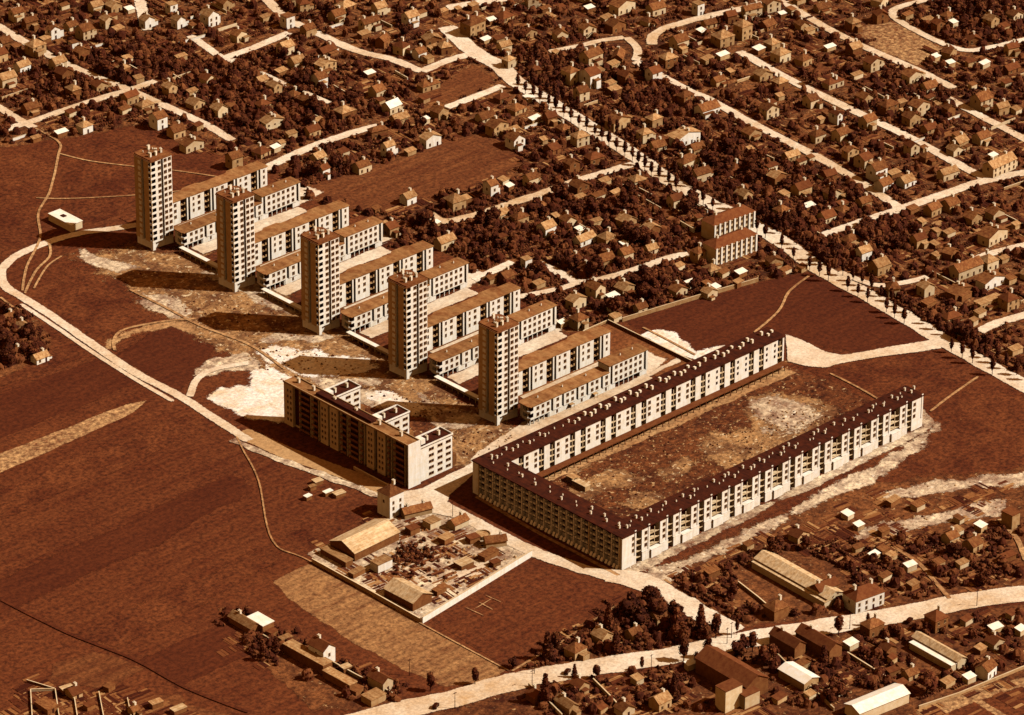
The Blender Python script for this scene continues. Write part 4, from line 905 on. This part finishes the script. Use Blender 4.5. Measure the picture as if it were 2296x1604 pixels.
def trunk_mesh(h,r0,seed=0):
    r=random.Random(seed); mb=MB(); mb.cyl(0,0,0,h*.55,r0,r0*.75,7); mb.cyl(0,0,h*.55,h,r0*.75,r0*.25,6)
    for k in range(4):
        a=k*1.6+r.random(); z=h*(.5+.1*k); e=Vector((math.cos(a)*h*.22,math.sin(a)*h*.22,z+h*.2)); s=Vector((0,0,z)); n=len(mb.v)
        for p,q in ((s,r0*.4),(e,r0*.12)):
            mb.v+=[(p.x+q,p.y,p.z),(p.x-q*.5,p.y+q*.8,p.z),(p.x-q*.5,p.y-q*.8,p.z)]
        mb.f+=[(n,n+1,n+4,n+3),(n+1,n+2,n+5,n+4),(n+2,n,n+3,n+5)]; mb.m+=[0]*3
    return mb.mesh('trunk',[M['wood']])
KIND={}
for s in range(4):
    KIND[('round',s)]=(crown_mesh(10+s,4.1,1.6,7.6,'round',620,.52),trunk_mesh(5.6,.28,s),'bushy')
    KIND[('small',s)]=(crown_mesh(20+s,2.8,1.1,5.2,'round',340,.46),trunk_mesh(3.6,.18,s),'small round')
    KIND[('cone',s)]=(crown_mesh(30+s,2.7,1.2,10.5,'cone',560,.52),trunk_mesh(8.5,.3,s),'tall conical')
    KIND[('street',s)]=(crown_mesh(40+s,1.5,2.9,8.2,'column',260,.4),trunk_mesh(6.8,.17,s),'slender street')
    KIND[('oval',s)]=(crown_mesh(50+s,2.3,3.0,9.0,'column',420,.48),trunk_mesh(7.2,.24,s),'tall oval')
TREES=[]
def tree(x,y,kind,sc=1,lab=None,group='garden trees'):
    cm,tm,dn=KIND[(kind,R.randrange(4))]; T=link('tree',None,None,(x,y,0),R.uniform(0,6.28)); T.scale=(sc*R.uniform(.9,1.1),sc*R.uniform(.9,1.1),sc*R.uniform(.9,1.15))
    link('trunk',tm,T); link('crown',cm,T); TREES.append((x,y,3*sc))
    if lab: tag(T,lab,'tree',group)
    else: later(T,'%s dark %stree'%(dn,'' if kind in('street',) else 'garden '),'tree',group,(x,y,0))
# avenue rows
P=smooth([Vector(G(*p)[:2]) for p in AV[3:]],8); acc=0; cnt=0; seg=[]
dist=0
for a,b in zip(P,P[1:]):
    L=(b-a).length; t=(b-a)/L; n=Vector((-t.y,t.x)); u=0.0
    while u<L:
        u+=.5; acc+=.5
        if acc>=7.0:
            acc=0; c=a+t*u; cnt+=1
            for sd in (-1,1):
                if R.random()<(.3 if cnt>22 else .06): continue
                q=c+n*sd*4.5; px=PJ((q.x,q.y,0))
                if px[0]<2310 and px[1]<900: tree(q.x+R.uniform(-.4,.4),q.y+R.uniform(-.4,.4),'street',R.uniform(.8,1.1),group='avenue trees')
for px,py,kd,sc,lab in [(1571,1416,'cone',1.15,'tall dark conical tree beside the main road bend'),(1475,1392,'round',1.35,'big round tree just below the boundary road end'),(1410,1385,'round',1.3,'broad dark tree at the top of the wooded triangle'),
 (1605,1432,'oval',1.2,'broad dark oval tree right of the conical tree'),(1288,1521,'cone',.6,'small pointed bushy tree standing on the lower side of the main road'),(1338,1523,'oval',.75,'slim oval tree standing on the main road edge beside the pointed tree'),
 (1439,1506,'street',.9,'lone slender tree on the main road in the middle'),(1533,1484,'oval',1.0,'dark oval tree on the lower edge of the main road'),(1586,1478,'oval',1.05,'fuller dark oval tree near the bend of the main road'),(1652,1425,'street',.8,'small thin tree on the upper side of the main road at the bend'),
 (1687,1463,'oval',1.1,'tall egg-shaped tree standing alone on the main road'),(1880,1425,'oval',1.0,'tall tree at the road edge near the dark hipped white house'),(2110,1398,'small',.8,'small round tree on the main road near the brown house'),(1945,1405,'street',.7,'thin sapling on the main road at right'),
 (1065,1535,'oval',.8,'thin dark tree by the main road corner of the stubble field'),(965,1550,'oval',.9,'dark bushy tree left of the main road at the bottom'),(1150,1250 and 1498,'small',.8,'small bush where the field path meets the main road')]:
    g=G(px,py); tree(g.x,g.y,kd,sc,lab,'roadside trees')
ZT=[[(1390,1362),(1480,1345),(1560,1372),(1625,1420),(1480,1458),(1290,1492),(1180,1500),(1290,1430)],[(1500,1300),(1760,1230),(1990,1210),(2290,1180),(2290,1305),(1900,1370),(1640,1400)],[(1160,1560),(1640,1475),(2290,1375),(2290,1500),(2050,1580),(1200,1604)],[(0,690),(60,715),(95,790),(0,830)],[(500,1375),(720,1470),(900,1555),(820,1585),(560,1470)]]
k=len([1 for o in TREES])
CLUS=[(640,230,70),(300,160,60),(560,215,60),(1400,470,90),(1300,470,70),(1430,560,60),(1160,690,60),(1330,620,60),(1480,640,70),(1900,450,60),(1720,420,70),(2060,230,60),(2230,50,50),(2150,40,50),(1600,380,50),(1850,560,50),(1940,520,60),(1750,500,40),(2050,740,50),(2120,760,50),(1500,220,50),(1250,150,50),(700,250,60),(200,200,50),(480,180,70),(760,400,60),(1020,540,60),(1110,515,50)]
it=0
while len(TREES)<292 and it<20000:
    it+=1
    zsel=R.random()
    if zsel<.26:
        z=R.choice(ZT[:3]+[ZT[0]]+ZT[3:]); p=(R.uniform(min(a[0] for a in z),max(a[0] for a in z)),R.uniform(min(a[1] for a in z),max(a[1] for a in z)))
        if not inpoly(p[0],p[1],z): continue
        g=G(*p); ok=True
    elif zsel<.72:
        c=R.choice(CLUS); p=(c[0]+R.gauss(0,c[2]*.8),c[1]+R.gauss(0,c[2]*.45)); g=G(*p); ok=insub(g.x,g.y)
    else:
        p=(R.uniform(-10,2300),R.uniform(0,850)); g=G(*p); ok=insub(g.x,g.y)
    if not ok or nearroad(g.x,g.y,1.6): continue
    kd=R.choice(['round','round','round','small','oval','cone'] if zsel<.72 else ['round','small','small'])
    if not free(g.x,g.y,1.6): continue
    if any((a-g.x)**2+(b-g.y)**2<9 for a,b,c in TREES): continue
    tree(g.x,g.y,kd,R.uniform(.75,1.2))
for k_,(v_,n_) in enumerate(((.1,'wet_soil_bed'),(.2,'earth_bed'),(.3,'green_crop_bed'),(.4,'dry_bed'),(.52,'pale_bed'))): M['bed%d'%k_]=smat(n_,v_,.05,.8)
gb_=MB(); r=random.Random(77)
YARD=[(690,1243),(850,1160),(1000,1138),(1192,1243),(948,1393)]
def beds(x,y,n,ang,Lm):
    ca,sa=math.cos(ang),math.sin(ang); L=r.uniform(.5,1)*Lm; off=0
    for q in range(n):
        w=r.uniform(.5,1.9); z=.13+r.random()*.16; l2=L*r.uniform(.75,1)
        P=[(0,off),(l2,off),(l2,off+w),(0,off+w)]; P=[(x+ca*a-sa*b,y+sa*a+ca*b) for a,b in P]; mi=r.choice((0,0,1,1,2,2,3,3,4)) 
        b=len(gb_.v); gb_.v+=[(p[0],p[1],.05) for p in P]+[(p[0],p[1],z) for p in P]
        for f in ((4,5,6,7),(0,1,5,4),(1,2,6,5),(2,3,7,6),(3,0,4,7)): gb_.f.append(tuple(b+i for i in f)); gb_.m.append(mi)
        off+=w+r.uniform(.1,.7)
ZB=ZT+[[(60,1552),(240,1560),(420,1590),(420,1650),(40,1650)],[(1500,1300),(1900,1130),(2290,1090),(2290,1310),(1640,1400)],[(1170,1555),(1640,1470),(2290,1370),(2290,1640),(1150,1640)],YARD]
nb=0; it=0
while nb<2600 and it<30000:
    it+=1
    if r.random()<.3:
        z=r.choice(ZB); p=(r.uniform(min(a[0] for a in z),max(a[0] for a in z)),r.uniform(min(a[1] for a in z),max(a[1] for a in z)))
        if not inpoly(p[0],p[1],z): continue
        g=G(*p)
    else:
        p=(r.uniform(-20,2310),r.uniform(-20,860)); g=G(*p)
        if not insub(g.x,g.y): continue
    if nearroad(g.x,g.y,3) or not free(g.x,g.y,2): continue
    ang=r.choice((0,math.pi/2))-.07+r.uniform(-.06,.06); L=r.uniform(4,12)
    if nearroad(g.x+L*math.cos(ang),g.y+L*math.sin(ang),1): continue
    beds(g.x,g.y,r.randint(2,7),ang,L); nb+=1
tag(part('garden_beds',gb_,[M['bed%d'%k_] for k_ in range(5)]),'narrow vegetable beds and garden rows filling the plots','garden beds',None,'stuff')
# undergrowth: hedges, bushes and small fruit trees past counting, one object
ub=MB(); r=random.Random(5)
def bush(x,y,s,hh,n):
    blob(ub,r,x,y,0,s*.9,hh*.95,6 if s<1.6 else 8,2 if s<1.6 else 3,r.choice((0,1)),True)
    n=max(4,int(n*.55))
    for i in range(n):
        v=Vector((r.gauss(0,1),r.gauss(0,1),abs(r.gauss(0,1)))).normalized(); q=r.uniform(.55,1.1)
        c=Vector((x+v.x*s*q,y+v.y*s*q,.2+v.z*hh*q)); nr=(v+Vector((r.uniform(-.6,.6),r.uniform(-.6,.6),r.uniform(-.2,.8)))).normalized()
        t=nr.orthogonal().normalized(); b=nr.cross(t); w=r.uniform(.35,.8)
        ub.face([c+t*w,c+b*w,c-t*w*.9,c-b*w*.8],r.choice((0,0,1)))
for q_ in range(110):
    p=(900+r.gauss(20,45),1255+r.gauss(0,18)); g=G(*p)
    if inpoly(p[0],p[1],YARD) and free(g.x,g.y,1.2): bush(g.x,g.y,r.uniform(.7,1.6),r.uniform(.8,2.6),14)
for q_ in range(190):
    t_=r.random(); p=(500+t_*390+r.gauss(0,14),1375+t_*185+r.gauss(0,12)); g=G(*p)
    if free(g.x,g.y,1.1) and not nearroad(g.x,g.y,1): bush(g.x,g.y,r.uniform(.8,2.2),r.uniform(.9,3.2),16)
nb=0; it=0
while nb<11500 and it<120000:
    it+=1
    q=r.random()
    if q<.2:
        z=r.choice(ZT); p=(r.uniform(min(a[0] for a in z),max(a[0] for a in z)),r.uniform(min(a[1] for a in z),max(a[1] for a in z)))
        if not inpoly(p[0],p[1],z): continue
        g=G(*p)
    elif q<.6:
        c=r.choice(CLUS); p=(c[0]+r.gauss(0,c[2]),c[1]+r.gauss(0,c[2]*.6)); g=G(*p)
        if not insub(g.x,g.y): continue
    else:
        p=(r.uniform(-20,2310),r.uniform(-20,860)); g=G(*p)
        if not insub(g.x,g.y): continue
    if nearroad(g.x,g.y,1.1) or not free(g.x,g.y,.9): continue
    if r.random()<.25:   # a hedge
        L=r.uniform(5,14); a=r.choice((0,math.pi/2))-.08
        for k in range(int(L/1.3)): 
            xx,yy=g.x+1.3*k*math.cos(a),g.y+1.3*k*math.sin(a)
            if free(xx,yy,.8) and not nearroad(xx,yy,.7): bush(xx,yy,.85,1.5,6)
    elif r.random()<.27 and not nearroad(g.x,g.y,2.2): bush(g.x,g.y,r.uniform(1.9,3.2),r.uniform(3,5.2),38)
    else: bush(g.x,g.y,r.uniform(.8,2.1),r.uniform(1.0,3.0),15)
    nb+=1
tag(part('undergrowth',ub,[M['leafd'],M['leafm']]),'tangled dark garden hedges and bushes filling the plots of the town','undergrowth',None,'stuff')
# scattered spoil and stones on bare ground
sm=MB()
for P_,n,sz in (([(560,780),(740,790),(840,820),(700,850)],90,.6),([(820,870),(1040,915),(960,945)],90,.6),([(1000,965),(1160,975),(1060,1048)],120,.6),([(1580,960),(1860,900),(1880,960),(1640,1050)],260,.6),([(700,1240),(900,1150),(1180,1240),(950,1380)],380,.8),([(1260,1060),(1560,930),(1600,1040),(1400,1150)],160,.6),([(1450,1300),(1900,1110),(2290,1070),(2290,1180),(1650,1390)],300,.6),([(380,670),(640,700),(480,735)],90,.6),([(1180,1060),(1700,850),(2000,900),(1900,960),(1400,1170)],500,.55),([(300,600),(480,590),(900,830),(1150,960),(1040,1000),(600,840),(420,720)],420,.55)):
    xs=[a[0] for a in P_]; ys=[a[1] for a in P_]; c=0
    while c<n:
        p=(r.uniform(min(xs),max(xs)),r.uniform(min(ys),max(ys)))
        if not inpoly(p[0],p[1],P_): c+=.2; continue
        g=G(*p); c+=1
        if not free(g.x,g.y,1): continue
        s=sz*r.uniform(.4,1.6); b=len(sm.v); a0=r.random()*6; mi=r.choice((0,0,1,2))
        for q in range(5): sm.v.append((g.x+s*math.cos(a0+q*1.257)*r.uniform(.7,1.2),g.y+s*math.sin(a0+q*1.257)*r.uniform(.7,1.2),.05))
        sm.v.append((g.x,g.y,.05+s*r.uniform(.5,1.1)))
        for q in range(5): sm.f.append((b+q,b+(q+1)%5,b+5)); sm.m.append(mi)
tag(part('spoil_heaps',sm,[M['roofl'],M['walld'],M['slot']]),'loose heaps of stones and building rubble scattered on bare ground','rubble',None,'stuff')
# ------------------------------------------------------------------ small things
g=G(1083,1204); T=thing('round_tank',(g.x,g.y,0),'round open tank with pale water beside the builders yard road','tank')
tk=MB(); n=20; 
for i in range(n):
    a,b=6.2832*i/n,6.2832*(i+1)/n; 
    for rr,zz in ((3.3,1.6),): pass
    c=[(3.3*math.cos(a),3.3*math.sin(a)),(3.3*math.cos(b),3.3*math.sin(b)),(3.0*math.cos(b),3.0*math.sin(b)),(3.0*math.cos(a),3.0*math.sin(a))]; tk.prism(c,0,1.7)
part('rim',tk,M['wallm'],T); part('water',MB().cyl(0,0,0,1.2,2.98,2.98,20),M['roofl'],T)
def car(px,py,rz,lab):
    g=G(px,py); T=thing('parked_car',(g.x,g.y,.43),lab,'car',rz=rz)
    b=MB(); prof=[(-2.1,.35),(2.1,.35),(2.1,.95),(1.0,1.05),(.6,1.65),(-1.4,1.65),(-2.0,1.1)]
    n=len(prof); b.v=[(x,-.75,z) for x,z in prof]+[(x,.75,z) for x,z in prof]; b.f=[tuple(range(n)),tuple(range(2*n-1,n-1,-1))]+[(i+n,(i+1)%n+n,(i+1)%n,i) for i in range(n)]; b.m=[0]*len(b.f)
    part('body',b,M['car'],T); part('windscreen',MB().box(.62,.98,-.6,.6,1.1,1.5),M['glass'],T)
    wm=bpy.data.meshes.new('wheel'); w=MB(); w.v=[]; 
    for y in (-.12,.12): w.v+=[(.36*math.cos(6.2832*i/10),y,.36+.36*math.sin(6.2832*i/10)) for i in range(10)]
    w.f=[tuple(range(10)),tuple(range(19,9,-1))]+[(i+10,(i+1)%10+10,(i+1)%10,i) for i in range(10)]; w.m=[0]*12; wm=w.mesh('wheel',[M['tyre']])
    for x in (-1.3,1.3):
        for y in (-.78,.78): link('wheel',wm,T,(x,y,0))
car(977,1588,.45,'dark car driving on the main road near the bottom edge'); car(2039,1396,.3,'dark car parked on the main road below the hipped white house'); car(1272,1517 and 1511,.4,'dark car on the main road left of the pointed tree')
def pole(px,py,lab,h=8):
    g=G(px,py); T=thing('utility_pole',(g.x,g.y,0),lab,'utility pole','poles along the roads')
    part('post',MB().cyl(0,0,0,h,.16,.1,6),M['wood'],T); part('crossarm',MB().box(-.9,.9,-.08,.08,h-.7,h-.5),M['wood'],T)
for q in [(1460,1505,'wooden pole beside the slender tree on the main road'),(1193,1540,'wooden pole on the lower edge of the main road near the field path'),(1020,1590,'wooden pole leftmost on the main road'),(1198,1575 and 1512,'wooden pole on the upper edge of the main road near the field path'),(918,1515,'tall lone pole standing in the stubble field'),(1640,1432,'wooden pole on the main road bend'),(1905,1412,'wooden pole beside the dark hipped white house'),(1630,1445,'second wooden pole at the main road bend'),(2190,1360,'wooden pole by the right edge of the main road'),(1015,1160,'wooden pole at the road junction beside the builders yard')]: pole(*q)
# cold frames on the ploughed field
road('garden_beds',[(1060,1370),(1110,1340)],.6,'path',reg=False); road('garden_beds',[(1090,1385),(1040,1362)],.5,'path',reg=False); road('garden_beds',[(1085,1335),(1130,1355)],.5,'path',reg=False); road('garden_beds',[(1070,1350),(1110,1372)],.5,'path',reg=False)
flush()
# ------------------------------------------------------------------ light
sd=Vector((31.6,-37.3,47)).normalized(); EL=math.asin(sd.z)
sl=bpy.data.lights.new('sun','SUN'); sl.energy=5.0; sl.angle=math.radians(.5); sl.color=(1,.97,.9)
so=bpy.data.objects.new('sun',sl); COL.objects.link(so); so.rotation_euler=(-sd).to_track_quat('-Z','Y').to_euler(); so.location=(300,-300,500)
W=bpy.data.worlds.new('World'); SC.world=W; W.use_nodes=True; nt=W.node_tree
bg=nt.nodes['Background']; sky=nt.nodes.new('ShaderNodeTexSky'); sky.sky_type='NISHITA'; sky.sun_disc=False; sky.sun_elevation=EL; sky.sun_rotation=math.atan2(sd.x,sd.y)
bw=nt.nodes.new('ShaderNodeRGBToBW'); mx=nt.nodes.new('ShaderNodeMix'); mx.data_type='RGBA'; mx.blend_type='MULTIPLY'; mx.inputs[0].default_value=1
nt.links.new(sky.outputs[0],bw.inputs[0]); nt.links.new(bw.outputs[0],mx.inputs[6]); mx.inputs[7].default_value=(.84,.36,.115,1)
nt.links.new(mx.outputs[2],bg.inputs[0]); bg.inputs[1].default_value=.15
SC.cycles.diffuse_bounces=0; SC.cycles.glossy_bounces=1; SC.cycles.max_bounces=4; SC.cycles.transparent_max_bounces=24
SC.view_settings.view_transform='Standard'; SC.view_settings.look='None'; SC.view_settings.exposure=.15; SC.view_settings.gamma=1
